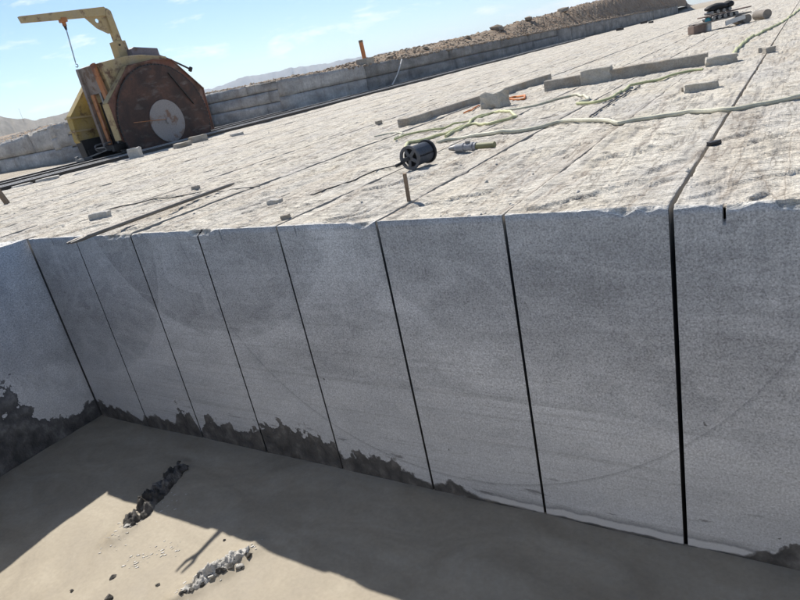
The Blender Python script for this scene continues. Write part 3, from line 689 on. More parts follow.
# near guard: chamfered plate behind the disc with a cream return edge
gp = [(9.92, 0.55), (9.90, 1.78), (11.10, 2.86), (12.30, 2.96), (13.02, 2.90), (14.14, 1.72), (14.10, 0.18), (13.2, 0.16), (10.6, 0.16)]
gd = sp(MB().prism(gp, 0, -12.20, -12.16), 'near_guard', M_GUARD)
rimp = MB()
for a, b_ in zip(gp[:2], gp[1:3]): rimp.bar((-12.28, a[0], a[1]), (-12.28, b_[0], b_[1]), 0.05, 0.30 if False else 0.28, up=(1, 0, 0))
subp(rimp, 'guard_rim', M_CREAM, gd)
rp3 = MB()
for a, b_ in zip(gp[2:6], gp[3:7]): rp3.bar((-12.28, a[0], a[1]), (-12.28, b_[0], b_[1]), 0.05, 0.28, up=(1, 0, 0))
subp(rp3, 'guard_rim', M_GUARD, gd)
rp2 = MB()
for a, b_ in zip(gp[1:5], gp[2:6]): rp2.bar((-12.13, a[0], a[1] - 0.01), (-12.13, b_[0], b_[1] - 0.01), 0.03, 0.08, up=(1, 0, 0))
subp(rp2, 'guard_lip', M_GUARD, gd)
sp(MB().bar((-12.06, 12.66, 2.46), (-12.06, 13.40, 1.25), 0.03, 0.05, up=(1, 0, 0)), 'water_pipe', M_DARK)
# far guard: ochre chamfered box with two ribs
fp = [(9.62, 0.80), (9.66, 1.66), (10.72, 2.66), (12.9, 2.85), (14.1, 1.7), (14.05, 0.5), (13.0, 0.3), (9.9, 0.34)]
fg = sp(MB().prism(fp, 0, -14.40, -14.10), 'far_guard', M_YEL, bevel=0.015)
for zz in (1.60, 1.14): subp(MB().bar((-14.08, 9.60, zz), (-14.08, 10.5, zz - 0.06), 0.05, 0.06).box((-14.25, 9.615, zz), (0.34, 0.05, 0.06)), 'guard_rib', M_CREAM, fg)
sp(MB().prism([(9.70, 0.12), (9.66, 0.80), (12.5, 0.80), (12.5, 0.12)], 0, -14.38, -14.02), 'far_skirt', M_DARK)
# body
sp(MB().prism([(10.45, 1.9), (10.32, 3.10), (11.4, 3.22), (12.1, 3.20), (13.12, 3.06), (13.2, 2.6), (13.7, 2.0), (13.7, 1.9)], 0, -13.62, -12.46), 'gearbox_housing', M_CREAM, bevel=0.02)
sp(MB().prism([(10.25, 2.18), (10.20, 3.08), (10.36, 3.12), (10.42, 2.18)], 0, -13.52, -12.78), 'front_panel', M_GREY, bevel=0.01)
sp(MB().bar((-12.72, 10.24, 3.12), (-12.52, 10.22, 1.75), 0.20, 0.10, up=(0, 1, 0)), 'slanted_brace', M_RUST, bevel=0.008)
sp(MB().bar((-13.22, 10.20, 2.18), (-13.22, 10.20, 0.46), 0.17, 0.08, up=(0, 1, 0)), 'front_column', M_RUST, bevel=0.008)
sp(MB().bar((-13.52, 10.18, 3.08), (-13.50, 10.18, 0.45), 0.14, 0.12, up=(0, 1, 0)), 'corner_column', M_GREY, bevel=0.008)
sp(MB().bar((-12.82, 10.24, 2.18), (-12.75, 10.24, 0.46), 0.10, 0.08, up=(0, 1, 0)), 'slide_column', M_STEEL, bevel=0.006)
sp(MB().box((-13.05, 12.0, 1.05), (1.0, 2.9, 1.8)), 'machine_core', M_DARK, bevel=0.03)
for i in range(5): sp(MB().box((-13.02, 10.52, 0.75 + i * 0.27), (0.26, 0.08, 0.05)), 'ladder_rung', M_STEEL)
cr = sp(MB().bar((-12.50, 9.75, 0.34), (-12.50, 14.2, 0.34), 0.16, 0.2).bar((-14.02, 9.75, 0.34), (-14.02, 14.2, 0.34), 0.12, 0.2).box((-13.26, 10.05, 0.36), (1.36, 0.16, 0.16)).box((-13.26, 13.9, 0.36), (1.36, 0.16, 0.16)), 'carriage', M_DARK, bevel=0.01)
for xx in (-12.52, -14.10):
    for yy in (10.2, 13.75):
        wv = sp(MB().cyl((xx - 0.045, yy, 0.285), (xx + 0.045, yy, 0.285), 0.16, 24), 'carriage_wheel', M_STEEL, smooth=True)
for xx in (-13.35, -12.80):
    sp(MB().tube(spline([(xx, 9.98, 0.30), (xx, 9.72, 0.34), (xx, 9.68, 0.52), (xx, 9.95, 0.56)], 0.04), 0.028, 8), 'step_handle', M_STEEL, smooth=True)
sp(MB().bar((-13.35, 9.70, 0.44), (-12.80, 9.70, 0.44), 0.04), 'step_bar', M_STEEL)
sp(MB().box((-13.9, 9.45, 0.16), (0.5, 0.34, 0.10)).cyl((-14.15, 9.35, 0.2), (-14.15, 9.35, 0.3), 0.06).bar((-13.9, 9.4, 0.16), (-13.2, 10.0, 0.32), 0.05), 'cable_guide', M_STEEL, bevel=0.008)
# motor box, pipe, jib crane
sp(MB().prism([(11.95, 3.18), (11.95, 3.46), (12.1, 3.52), (13.10, 3.40), (13.12, 3.10)], 0, -13.5, -12.75), 'motor_box', M_PURP, bevel=0.02)
sp(MB().tube(spline([(-13.0, 13.05, 3.25), (-12.9, 13.5, 3.02), (-12.85, 14.05, 2.72), (-12.85, 14.45, 2.50)], 0.1), 0.035, 10).cyl((-12.85, 14.38, 2.46), (-12.85, 14.47, 2.58), 0.07, 12), 'vent_pipe', M_DARK, smooth=True)
jb = sp(MB().prism([(11.62, 3.18), (11.62, 3.80), (12.04, 3.80), (12.08, 3.18)], 0, -13.38, -13.02), 'jib_socket', M_CREAM, bevel=0.012)
subp(MB().cyl((-13.02, 11.74, 3.66), (-12.99, 11.74, 3.66), 0.035, 12), 'socket_bolt', M_DARK, jb)
jp = sp(MB().prism([(11.72, 3.78), (11.68, 4.70), (11.78, 4.90), (11.92, 4.80), (11.98, 3.78)], 0, -13.29, -13.11), 'jib_post', M_CREAM, bevel=0.01)
ja = sp(MB().prism([(8.66, 4.58), (8.62, 4.77), (11.70, 4.95), (11.82, 4.86), (11.78, 4.66)], 0, -13.27, -13.13), 'jib_arm', M_CREAM, bevel=0.008)
gus = MB(); hc = (11.30, 4.52); hr = 0.07; outl = [(10.85, 4.66), (11.70, 4.68), (11.74, 4.10), (11.58, 4.08), (11.2, 4.28)]
# plate with a round hole
n = 20; ho = [(hc[0] + hr * math.cos(2 * math.pi * i / n), hc[1] + hr * math.sin(2 * math.pi * i / n)) for i in range(n)]
def cast(p, c):
    best = None
    for a, b_ in zip(outl, outl[1:] + outl[:1]):
        dx, dy_ = p[0] - c[0], p[1] - c[1]; ex, ey = b_[0] - a[0], b_[1] - a[1]; den = dx * ey - dy_ * ex
        if abs(den) < 1e-9: continue
        t = ((a[0] - c[0]) * ey - (a[1] - c[1]) * ex) / den; u = ((a[0] - c[0]) * dy_ - (a[1] - c[1]) * dx) / den
        if t > 0 and -1e-6 <= u <= 1 + 1e-6 and (best is None or t < best): best = t
    return (c[0] + (p[0] - c[0]) * best, c[1] + (p[1] - c[1]) * best)
angs = sorted([math.atan2(p[1] - hc[1], p[0] - hc[0]) % (2 * math.pi) for p in outl] + [2 * math.pi * i / n for i in range(n)])
inn = [(hc[0] + hr * math.cos(a), hc[1] + hr * math.sin(a)) for a in angs]; ou = [cast((hc[0] + math.cos(a), hc[1] + math.sin(a)), hc) for a in angs]
k_ = len(angs); vv = []
for x_ in (-13.215, -13.185):
    vv += [(x_, *p) for p in inn] + [(x_, *p) for p in ou]
ff = []
for i in range(k_):
    j = (i + 1) % k_
    ff += [(i, j, k_ + j, k_ + i), (2 * k_ + i, 3 * k_ + i, 3 * k_ + j, 2 * k_ + j), (i, 2 * k_ + i, 2 * k_ + j, j), (k_ + i, k_ + j, 3 * k_ + j, 3 * k_ + i)]
gus.add(vv, ff); subp(gus, 'gusset_plate', M_CREAM, ja)
ho_ = sp(MB().box((-13.20, 10.06, 4.60), (0.22, 0.20, 0.14)).box((-13.2, 10.06, 4.48), (0.10, 0.10, 0.14)), 'trolley', M_RUST, bevel=0.015)
subp(MB().cyl((-13.2, 10.06, 4.41), (-13.2, 10.06, 4.30), 0.05, 12, 0.035), 'swivel', M_DARK, ho_)
ch = MB()
for i in range(26):
    zc = 4.29 - i * 0.040; a = Vector((-13.2, 10.06 - i * 0.0035, zc))
    off = Vector((0.016, 0, 0)) if i % 2 else Vector((0, 0.016, 0))
    ch.tube([a + off + Vector((0, 0, 0.022)), a + off - Vector((0, 0, 0.022))], 0.008, 6).tube([a - off + Vector((0, 0, 0.022)), a - off - Vector((0, 0, 0.022))], 0.008, 6)
    ch.tube([a + off + Vector((0, 0, 0.022)), a - off + Vector((0, 0, 0.022))], 0.008, 6).tube([a + off - Vector((0, 0, 0.022)), a - off - Vector((0, 0, 0.022))], 0.008, 6)
subp(ch, 'chain', M_STEEL, ho_)['kind'] = 'stuff'
hk = [Vector((-13.2, 9.97 + 0.05 * math.sin(a), 3.17 - 0.0 + 0.05 * math.cos(a))) for a in np.linspace(-0.3, 4.2, 14)]
subp(MB().tube([Vector((-13.2, 9.972, 3.27))] + hk, 0.014, 8), 'hook', M_DARK, ho_, smooth=True)

# ================================================================== THINGS ON THE BENCH
def bz(x, y):
    """height of the bench top"""
    return float(rough(np.array([x]), np.array([y]))[0])
def tool(name, mb, mat, label, cat, group=None, loc=None, **k):
    o = mb.build(name, mat, origin=loc, **k); return tag(o, label, cat, group)
def stone(name, u, v, lx, ly, lz, rz, label, mat=None, seed=1, group=None, sink=0.015, cat='stone block', dz=0.0):
    """rough rectangular block with its near bottom corner region at pixel u,v"""
    c = at(u, v, 0.0); r = random.Random(seed)
    bm = bmesh.new(); bmesh.ops.create_cube(bm, size=1.0); bmesh.ops.subdivide_edges(bm, edges=bm.edges, cuts=2, use_grid_fill=True)
    for vv in bm.verts:
        vv.co.x = vv.co.x * lx + r.uniform(-1, 1) * min(0.02, lx * 0.03); vv.co.y = vv.co.y * ly + r.uniform(-1, 1) * min(0.012, ly * 0.05); vv.co.z = (vv.co.z + 0.5) * lz + (r.uniform(-1, 1) * min(0.015, lz * 0.07) if vv.co.z > -0.4 else 0)
    bmesh.ops.bevel(bm, geom=[e for e in bm.edges if e.calc_face_angle(0) > 0.9], offset=min(lx, ly, lz) * 0.05, segments=1, affect='EDGES')
    me = bpy.data.meshes.new(name); bm.to_mesh(me); bm.free()
    o = link(name, me, mat or M_STONE); o.location = (c.x, c.y, max(bz(c.x, c.y), -0.02) - sink + dz); o.rotation_euler = (0, 0, rz)
    return tag(o, label, cat, group)
def along(a, b): d = b - a; return math.atan2(d.y, d.x), d.length
# long bars and blocks
a, b_ = at(403, 127), at(548, 80); rz, ln = along(a, b_); c = (a + b_) / 2
def bar_stone(a, b_, wd, ht, label, seed, bend=0.0):
    rz, ln = along(a, b_); r = random.Random(seed); n = 14; m = MB(); rows = []
    d = (b_ - a).normalized(); nr = Vector((-d.y, d.x, 0)); v = []
    for i in range(n + 1):
        p = a + d * (ln * i / n) + nr * (bend * math.sin(math.pi * i / n)); w2 = wd / 2 + r.uniform(-1, 1) * 0.004; h2 = ht + r.uniform(-1, 1) * 0.004
        zb = -0.035
        for s_, z_ in ((-1, zb), (1, zb), (1, h2 - 0.012), (0.88, h2), (-0.88, h2), (-1, h2 - 0.012)): v.append(p + nr * (s_ * w2) + Vector((0, 0, z_)))
    f = []
    for i in range(n):
        for k in range(6): j = (k + 1) % 6; f.append((i * 6 + k, i * 6 + j, (i + 1) * 6 + j, (i + 1) * 6 + k))
    f += [tuple(range(6))[::-1], tuple(range(n * 6, n * 6 + 6))]
    m.add(v, f); return tool('stone_bar', m, M_STONE, label, 'stone bar', loc=a)
bar_stone(a, b_, 0.20, 0.135, 'long grey stone bar beside the squat block, pointing up the bench', 2)
a, b_ = at(546, 91), at(708, 64)
bar_stone(a, b_, 0.20, 0.19, 'long grey stone bar lying across the slabs with a block behind it', 3, 0.10)
stone('stone_block', 496, 107, 0.42, 0.34, 0.28, -0.25, 'squat tan grey stone block beside the long bar and orange hose', M_TAN, 4)
stone('stone_block', 597, 82, 0.56, 0.30, 0.27, 0.1, 'rectangular grey stone block sticking up behind the crosswise stone bar', M_TAN, 5)
stone('stone_block', 721, 64, 0.46, 0.25, 0.17, 0.2, 'flat grey stone block at the right end of the crosswise bar', M_TAN, 6)
stone('stone_block', 701, 90, 0.38, 0.17, 0.115, 0.15, 'small low grey stone block lying alone before the flat block', M_TAN, 7)
stone('stone_chunk', 685, 91, 0.10, 0.07, 0.06, 0.4, 'tiny grey stone beside the left end of the small low block', seed=8, cat='stone')
stone('stone_chunk', 769, 53, 0.16, 0.14, 0.11, 0.5, 'dark rounded stone beside the widest slot', seed=9, cat='stone')
stone('stone_chunk', 761, 52, 0.09, 0.09, 0.10, 0.1, 'small dark stone left of the rounded one by the widest slot', seed=10, cat='stone')
# chips near the pit edge and by the rails
stone('stone_chunk', 101, 218, 0.24, 0.12, 0.09, 0.5, 'pale wedge stone near the pit edge above the left corner', M_PALE, 11, cat='stone')
stone('stone_chunk', 275, 202, 0.14, 0.09, 0.06, 0.2, 'small pale square stone lying back from the pit edge', M_PALE, 12, cat='stone')
stone('stone_chunk', 286, 219, 0.075, 0.055, 0.05, 0.3, 'small tan block at the very edge of the pit', M_STONE, 13, cat='stone')
stone('stone_chunk', 196, 189, 0.10, 0.07, 0.06, 0.3, 'small dark stone on the bench far behind the pry bar', M_STONE, 14, cat='stone')
stone('stone_block', 137, 158, 0.34, 0.30, 0.30, 0.5, 'light grey cube of stone standing before the saw disc', M_PALE, 15)
stone('stone_block', 183, 147, 0.50, 0.34, 0.17, 1.2, 'low grey stone lying before the front rail, nearer the white disc centre', M_STONE, 16)
stone('stone_block', 199, 142, 0.55, 0.30, 0.22, 1.3, 'low grey stone before the front rail, below the disc right half', M_STONE, 17)
stone('stone_block', 84, 169, 0.9, 0.28, 0.10, 1.4, 'long pale flat stone beside the front rail left of the saw', M_PALE, 18)
stone('stone_block', 48, 180, 0.6, 0.35, 0.10, 1.0, 'pale flat stone beside the front rail, middle of the three at left', M_PALE, 19)
stone('stone_block', 22, 186, 0.5, 0.30, 0.07, 1.4, 'pale flat stone beside the front rail nearest the left edge', M_PALE, 20)
stone('stone_block', 237, 135, 0.4, 0.3, 0.10, 1.0, 'pale flat stone right of the saw disc before the rail', M_PALE, 21)
stone('stone_chunk', 379, 124, 0.12, 0.1, 0.08, 1.0, 'small dark stone left of the long stone bar end', M_STONE, 22, cat='stone')
stone('stone_chunk', 714, 146, 0.10, 0.045, 0.03, 0.9, 'thin dark stone chip lying over the widest slot', M_DARK, 23, cat='stone', sink=0.0, dz=0.006)
stone('stone_chunk', 545, 118, 0.35, 0.07, 0.04, 0.6, 'thin flat stone splinter among the pale hoses', M_STONE, 24, cat='stone')
# fine chips as stuff
N = 900; px = rg.uniform(-10, 8, N); py = 0.05 + rg.random(N) ** 2 * 16
scatter('stone_chips', M_PALE, np.stack([px, py, np.array([bz(a_, b2) for a_, b2 in zip(px, py)]) + 0.002], -1), 'scattered small stone chips on the bench top', 'stone chips', 0.003, 0.024, 12)

# wooden stakes
M_WOOD = mat_plain('weathered_wood', (0.23, 0.165, 0.11), 0.85, 0, 0.5, 14)
def stake(u, v, h, wd, lean, label):
    c = at(u, v); o = MB().prism([(-wd / 2, -0.06), (wd / 2, -0.06), (wd / 2, h), (-wd * 0.4, h * 0.985)], 0, -wd * 0.35, wd * 0.35).build('wooden_stake', M_WOOD, bevel=0.002)
    o.location = (c.x, c.y, bz(c.x, c.y)); o.rotation_euler = (lean[0], lean[1], 0.5); return tag(o, label, 'stake')
stake(409, 201, 0.225, 0.042, (0.0, 0.03), 'short brown wooden stake standing near the pit edge below the cable spool')
stake(7, 203, 0.42, 0.10, (0.05, -0.25), 'grey wooden stake leaning at the far left edge of the picture')

# steel pry bar with forked end, reaching out over the pit edge
A_ = Vector((1.50, 1.95, 0.045)); T_ = Vector((1.645, -0.26, 0.055)); dvec = (T_ - A_).normalized()
pb = MB().tube([A_, A_ + dvec * 0.08, T_ - dvec * 0.10, T_ - dvec * 0.0], [0.012, 0.021, 0.021, 0.024], 12)
sdv = dvec.cross(Vector((0, 0, 1))).normalized()
for s_ in (-1, 1): pb.tube([T_ - dvec * 0.03, T_ + sdv * s_ * 0.038 + dvec * 0.05, T_ + sdv * s_ * 0.032 + dvec * 0.17], [0.022, 0.018, 0.009], 8)
tool('pry_bar', pb, mat_plain('dusty_bar_steel', (0.20, 0.18, 0.155), 0.6, 0.3, 0.5, 6), 'long steel pry bar with forked tip lying over the pit edge', 'pry bar', loc=A_, smooth=True)

# cable spool
M_BAG0 = mat_plain('deep_black', (0.012, 0.012, 0.012), 0.8); M_BLK = mat_plain('black_rubber', (0.028, 0.028, 0.030), 0.55, 0, 0.4, 12); M_CBL = mat_plain('blue_black_cable', (0.085, 0.095, 0.115), 0.5, 0, 0.5, 30)
c0 = at(412, 169); c1 = at(436, 164); R_ = 0.125; ax = Vector((0.12, 0.993, 0)); Ln = 0.30; z0 = bz(c0.x, c0.y) + R_ + 0.002
p0 = Vector((c0.x, c0.y, z0)); p1 = p0 + ax * Ln
sp_root = empty('cable_spool', (c0.x, c0.y, z0 - R_)); tag(sp_root, 'small black cable spool with holed end lying on its side', 'cable spool')
def under(mb, name, mat, rootobj, **k):
    o = mb.build(name, mat, None, origin=rootobj.location, **k); o.location = (0, 0, 0); o.parent = rootobj; return o
fl = MB().ring(p0 - ax * 0.012, p0 + ax * 0.012, R_, 0.098, 36).cyl(p0 - ax * 0.006, p0 + ax * 0.012, 0.036, 20)
u_ = ax.orthogonal().normalized(); v_ = ax.cross(u_)
for i in range(5):
    an = 2 * math.pi * i / 5; d_ = u_ * math.cos(an) + v_ * math.sin(an); fl.bar(p0 + d_ * 0.03, p0 + d_ * 0.103, 0.034, 0.014, up=ax)
under(fl, 'end_flange', mat_plain('grey_black_flange', (0.10, 0.10, 0.105), 0.55, 0, 0.4, 12), sp_root, smooth=True)
under(MB().cyl(p0 + ax * 0.03, p0 + ax * 0.034, 0.095, 30), 'inner_plate', M_BAG0, sp_root)
under(MB().ring(p1 - ax * 0.012, p1 + ax * 0.012, R_, 0.05, 36), 'end_flange', M_BLK, sp_root, smooth=True)
cb = MB(); cb.cyl(p0 + ax * 0.034, p1 - ax * 0.013, 0.085, 30)
for i in range(12):
    q_ = p0 + ax * (0.044 + i * 0.0205); ang = np.linspace(0, 2 * math.pi, 29)
    cb.tube([q_ + (u_ * math.cos(a) + v_ * math.sin(a)) * 0.097 for a in ang], 0.0095, 6, False)
under(cb, 'wound_cable', M_CBL, sp_root, smooth=True)
sd2 = ax.cross(Vector((0, 0, 1))).normalized()
dl = -sd2 if sd2.x > 0 else sd2
under(MB().bar(p0 - ax * 0.016, p0 - ax * 0.016 + dl * 0.13 + Vector((0, 0, -0.05)), 0.030, 0.012, up=ax).cyl(p0 - ax * 0.016 + dl * 0.125 + Vector((0, 0, -0.05)), p0 - ax * 0.085 + dl * 0.13 + Vector((0, 0, -0.055)), 0.017, 12), 'crank_handle', M_BLK, sp_root, smooth=True)

# hoses
M_HY = mat_plain('pale_yellow_hose', (0.55, 0.54, 0.30), 0.55, 0, 0.35, 5); M_HW = mat_plain('dirty_white_hose', (0.58, 0.55, 0.42), 0.6, 0, 0.4, 5); M_HO = mat_plain('orange_hose', (0.60, 0.20, 0.05), 0.55, 0, 0.3, 6)
M_HG = mat_plain('greenish_yellow_hose', (0.50, 0.505, 0.27), 0.6, 0, 0.3, 5); M_CB = mat_plain('thin_dark_cable', (0.05, 0.048, 0.045), 0.6, 0, 0.3, 6)
def hose(name, pts, r, mat, label, cat='hose'):
    g_ = [at(u, v) for u, v in pts]; sp_ = spline(g_, 0.06)
    sp_ = [Vector((p.x, p.y, max(bz(p.x, p.y), bz(p.x + 0.03, p.y), bz(p.x - 0.03, p.y)) + r * 0.85)) for p in sp_]
    for _ in range(2): sp_ = [sp_[0]] + [Vector((q.x, q.y, max(q.z, (p.z + q.z + s_.z) / 3))) for p, q, s_ in zip(sp_, sp_[1:], sp_[2:])] + [sp_[-1]]
    m = MB().tube(sp_, r, 8); return tool(name, m, mat, label, cat, loc=sp_[0], smooth=True)
hose('water_hose', [(812, 96), (800, 98.6), (755, 106.6), (728, 111.6), (692, 113.6), (650, 118.5), (632, 121), (618, 124), (605, 123), (575, 123), (558, 124), (542, 128), (512, 133.4), (482, 136.4), (452, 139.4), (437, 143)], 0.024, M_HW, 'thick off-white hose crossing the slabs from the right edge to the spool')
hose('water_hose', [(406, 149), (409, 145), (419, 143), (440, 137), (461, 129), (479, 118), (494, 112.6), (509, 113.6), (516, 116.4), (508, 121), (491, 125.6), (472, 125.8), (460, 131), (446, 138)], 0.022, M_HY, 'pale yellow hose looping back on itself behind the spool')
hose('water_hose', [(500, 112), (530, 107.5), (551, 101.5), (572, 96.8), (585, 97.4), (588.5, 100.5), (580, 104)], 0.020, M_HW, 'cream hose running right from the squat block into a hook bend')
hose('water_hose', [(577, 105.5), (596, 104.2), (608, 101), (620, 94), (632, 86.5), (659, 80.5), (686, 73), (703, 70.5)], 0.020, M_HG, 'green yellow hose snaking along in front of the crosswise bar')
hose('water_hose', [(733, 57), (736, 51), (740, 47), (752, 38), (770, 29), (782, 22.5), (797, 12), (812, 0)], 0.030, M_HG, 'green yellow hose running away beside the widest slot')
hose('water_hose', [(395, 141), (405, 137), (420, 133.5), (440, 129.5), (460, 124), (480, 118.8), (488, 116)], 0.016, M_HG, 'thin green yellow hose left of the looping hose')
hose('water_hose', [(375, 138), (388, 134.5), (402, 133), (400, 136), (396, 139.5)], 0.014, M_HW, 'short thin pale hose end with a kink, left of the others')
hose('orange_hose', [(509, 98), (516, 96.4), (524, 96.6), (524, 99), (516, 100.2), (510, 100.4)], 0.020, M_HO, 'small bright orange hose loop beside the squat stone block')
hose('orange_hose', [(464, 113.6), (470, 111.5), (476, 108.5), (483, 105)], 0.014, M_HO, 'short faded orange cord left of the squat stone block')
hose('cable', [(100, 213), (120, 207), (150, 201), (185, 194), (210, 191), (235, 190), (260, 187)], 0.008, M_CB, 'thin dark cable on the bench behind the pry bar', 'cable')
hose('cable', [(310, 193), (330, 186), (350, 180), (370, 172), (395, 166), (404, 162)], 0.007, M_CB, 'thin dark cable running left from the spool', 'cable')
hose('cable', [(590, 118), (604, 108), (618, 99), (640, 86)], 0.010, M_CB, 'dark cable crossing under the green yellow hose', 'cable')
# hose coupling beside the spool
ca = at(450, 151); cbv = at(496, 147); d_ = (cbv - ca); d_.z = 0; ln = d_.length; d_.normalize(); zb = bz(ca.x, ca.y)
base_ = Vector((ca.x, ca.y, zb)); cp = empty('hose_coupling', base_); tag(cp, 'grey metal hose coupling with olive hose stub beside the spool', 'hose coupling')
P_ = lambda t, z=0.045: base_ + d_ * (ln * t) + Vector((0, 0, z))
under(MB().cyl(P_(0.0), P_(0.15), 0.022, 14, 0.04), 'nozzle', M_STEEL, cp, smooth=True)
under(MB().cyl(P_(0.15), P_(0.60), 0.042, 18).ring(P_(0.30), P_(0.34), 0.050, 0.04, 20).ring(P_(0.5), P_(0.54), 0.050, 0.04, 20), 'sleeve', mat_plain('wrapped_grey_metal', (0.30, 0.305, 0.32), 0.75, 0.0, 0.6, 18), cp, smooth=True)
under(MB().cyl(P_(0.58), P_(0.98), 0.034, 16), 'hose_stub', mat_plain('olive_hose', (0.22, 0.215, 0.11), 0.6, 0, 0.4, 10), cp, smooth=True)
under(MB().box(P_(0.42, 0.095), (0.05, 0.03, 0.03)), 'lever', M_STEEL, cp)

# pile of timber and rollers far back on the bench
M_TIM = mat_plain('grey_timber', (0.24, 0.21, 0.18), 0.85, 0, 0.45, 8); M_TIMB = mat_plain('brown_timber', (0.21, 0.15, 0.12), 0.85, 0, 0.45, 8)
M_BLUE = mat_plain('turquoise_plastic', (0.05, 0.33, 0.38), 0.4, 0, 0.2, 8); M_WHT = mat_plain('white_board', (0.66, 0.64, 0.60), 0.6, 0, 0.25, 5); M_BAG = mat_plain('black_bag', (0.012, 0.012, 0.013), 0.7, 0, 0.3, 6, 0.8)
pa = at(694, 34); pe = at(752, 21.5); pa.z = 0; pe.z = 0; dd = (pe - pa).normalized(); nn = Vector((-dd.y, dd.x, 0)); PL = (pe - pa).length
W = lambda s_, t_, z_: pa + dd * s_ + nn * t_ + Vector((0, 0, z_ * 0.66))
tool('timber_block', MB().bar(W(-0.12, 0.0, 0.20), W(0.34, 0.0, 0.20), 0.40, 0.27), M_TIMB, 'brown wooden block under the left end of the far pile', 'timber', loc=W(0.1, 0, 0), bevel=0.02)
bt = empty('plastic_bottle', W(0.52, -0.05, 0.0)); tag(bt, 'turquoise plastic bottle standing beside the far timber pile', 'bottle')
under(MB().cyl(W(0.52, -0.05, 0.0), W(0.52, -0.05, 0.40), 0.11, 16), 'lower_half', M_WHT, bt, smooth=True)
under(MB().cyl(W(0.52, -0.05, 0.401), W(0.52, -0.05, 0.60), 0.11, 16).cyl(W(0.52, -0.05, 0.60), W(0.52, -0.05, 0.69), 0.08, 16, 0.04), 'upper_half', M_BLUE, bt, smooth=True)
tool('log', MB().cyl(W(PL - 0.42, -0.35, 0.22), W(PL - 0.30, 0.5, 0.22), 0.15, 14), M_TIM, 'stout grey round log under the right end of the far pile', 'log', loc=W(PL - 0.4, 0, 0), smooth=True)
tool('log', MB().cyl(W(PL + 0.38, -0.3, 0.24), W(PL + 0.46, 0.4, 0.24), 0.165, 14), M_TIM, 'dark round log lying just right of the far pile', 'log', loc=W(PL + 0.4, 0, 0), smooth=True)
labs = ['front grey plank resting across the far pile', 'rear grey plank resting across the far pile']
for i, t_ in enumerate((-0.12, 0.28)):
    tool('plank', MB().bar(W(0.05, t_, 0.44 + 0.0), W(PL - 0.2, t_, 0.52), 0.28, 0.05), M_TIM, labs[i], 'plank', 'planks of the far pile', loc=W(0.4, t_, 0.4), bevel=0.008)
tool('white_board', MB().bar(W(0.95, -0.42, 0.22), W(PL - 0.55, -0.40, 0.36), 0.05, 0.15), M_WHT, 'white board propped on edge under the far pile', 'board', loc=W(1.2, -0.4, 0.2), bevel=0.006)
for i in range(5):
    s_ = 0.62 + i * 0.22
    tool('steel_roller', MB().cyl(W(s_, -0.26, 0.475 + 0.105 + 0.03 * s_), W(s_ + 0.02, 0.40, 0.475 + 0.105 + 0.03 * s_), 0.066, 14), M_STEEL, ['leftmost', 'second', 'middle', 'fourth', 'rightmost'][i] + ' of five short steel rollers in the lower row on the far pile', 'roller', 'lower rollers on the far pile', loc=W(s_, 0, 0.5), smooth=True)
tool('plank', MB().bar(W(0.3, 0.05, 0.735), W(PL - 0.1, 0.1, 0.80), 0.42, 0.04), M_TIMB, 'brown upper plank lying over the lower rollers of the far pile', 'plank', loc=W(0.6, 0, 0.7), bevel=0.008)
for i in range(4):
    s_ = 0.66 + i * 0.23
    tool('steel_roller', MB().cyl(W(s_, -0.10, 0.782 + 0.09 + 0.026 * s_), W(s_ + 0.02, 0.34, 0.782 + 0.09 + 0.026 * s_), 0.06, 14), M_STEEL, ['leftmost', 'second', 'third', 'rightmost'][i] + ' of four short steel rollers in the upper row on the far pile', 'roller', 'upper rollers on the far pile', loc=W(s_, 0, 0.8), smooth=True)
def bag(c, rx, ry, rz_, label, seed):
    bm = bmesh.new(); bmesh.ops.create_icosphere(bm, subdivisions=3, radius=1); r = random.Random(seed)
    for vv in bm.verts:
        k = 0.85 + 0.35 * float(vnoise(np.array(vv.co.x * 2 + 5 + vv.co.z), np.array(vv.co.y * 2 + seed), 3)); vv.co = Vector((vv.co.x * rx * k, vv.co.y * ry * k, vv.co.z * rz_ * k))
    me = bpy.data.meshes.new('work_glove'); bm.to_mesh(me); bm.free(); o = link('black_bag', me, M_BAG, None, True); o.location = c; o.rotation_euler = (0, 0, math.atan2(dd.y, dd.x)); return tag(o, label, 'bag')
bag(W(0.92, 0.12, 1.12), 0.40, 0.24, 0.12, 'black cloth bag lying on the upper rollers, left one', 1)
bag(W(1.42, 0.15, 1.14), 0.18, 0.18, 0.12, 'small black bundle on the upper rollers, right one', 2)
for i, (u, v, s_) in enumerate([(620, 30.5, 0.28), (644, 23.5, 0.30), (651, 23, 0.2)]):
    stone('stone_chunk', u, v, s_ * 2.6, s_ * 1.4, s_, 0.2, ['dark stone at the foot of the long rock wall, left one', 'dark stone at the foot of the long rock wall, middle one', 'dark stone at the foot of the long rock wall, right one'][i], M_DARK, 60 + i, cat='stone')

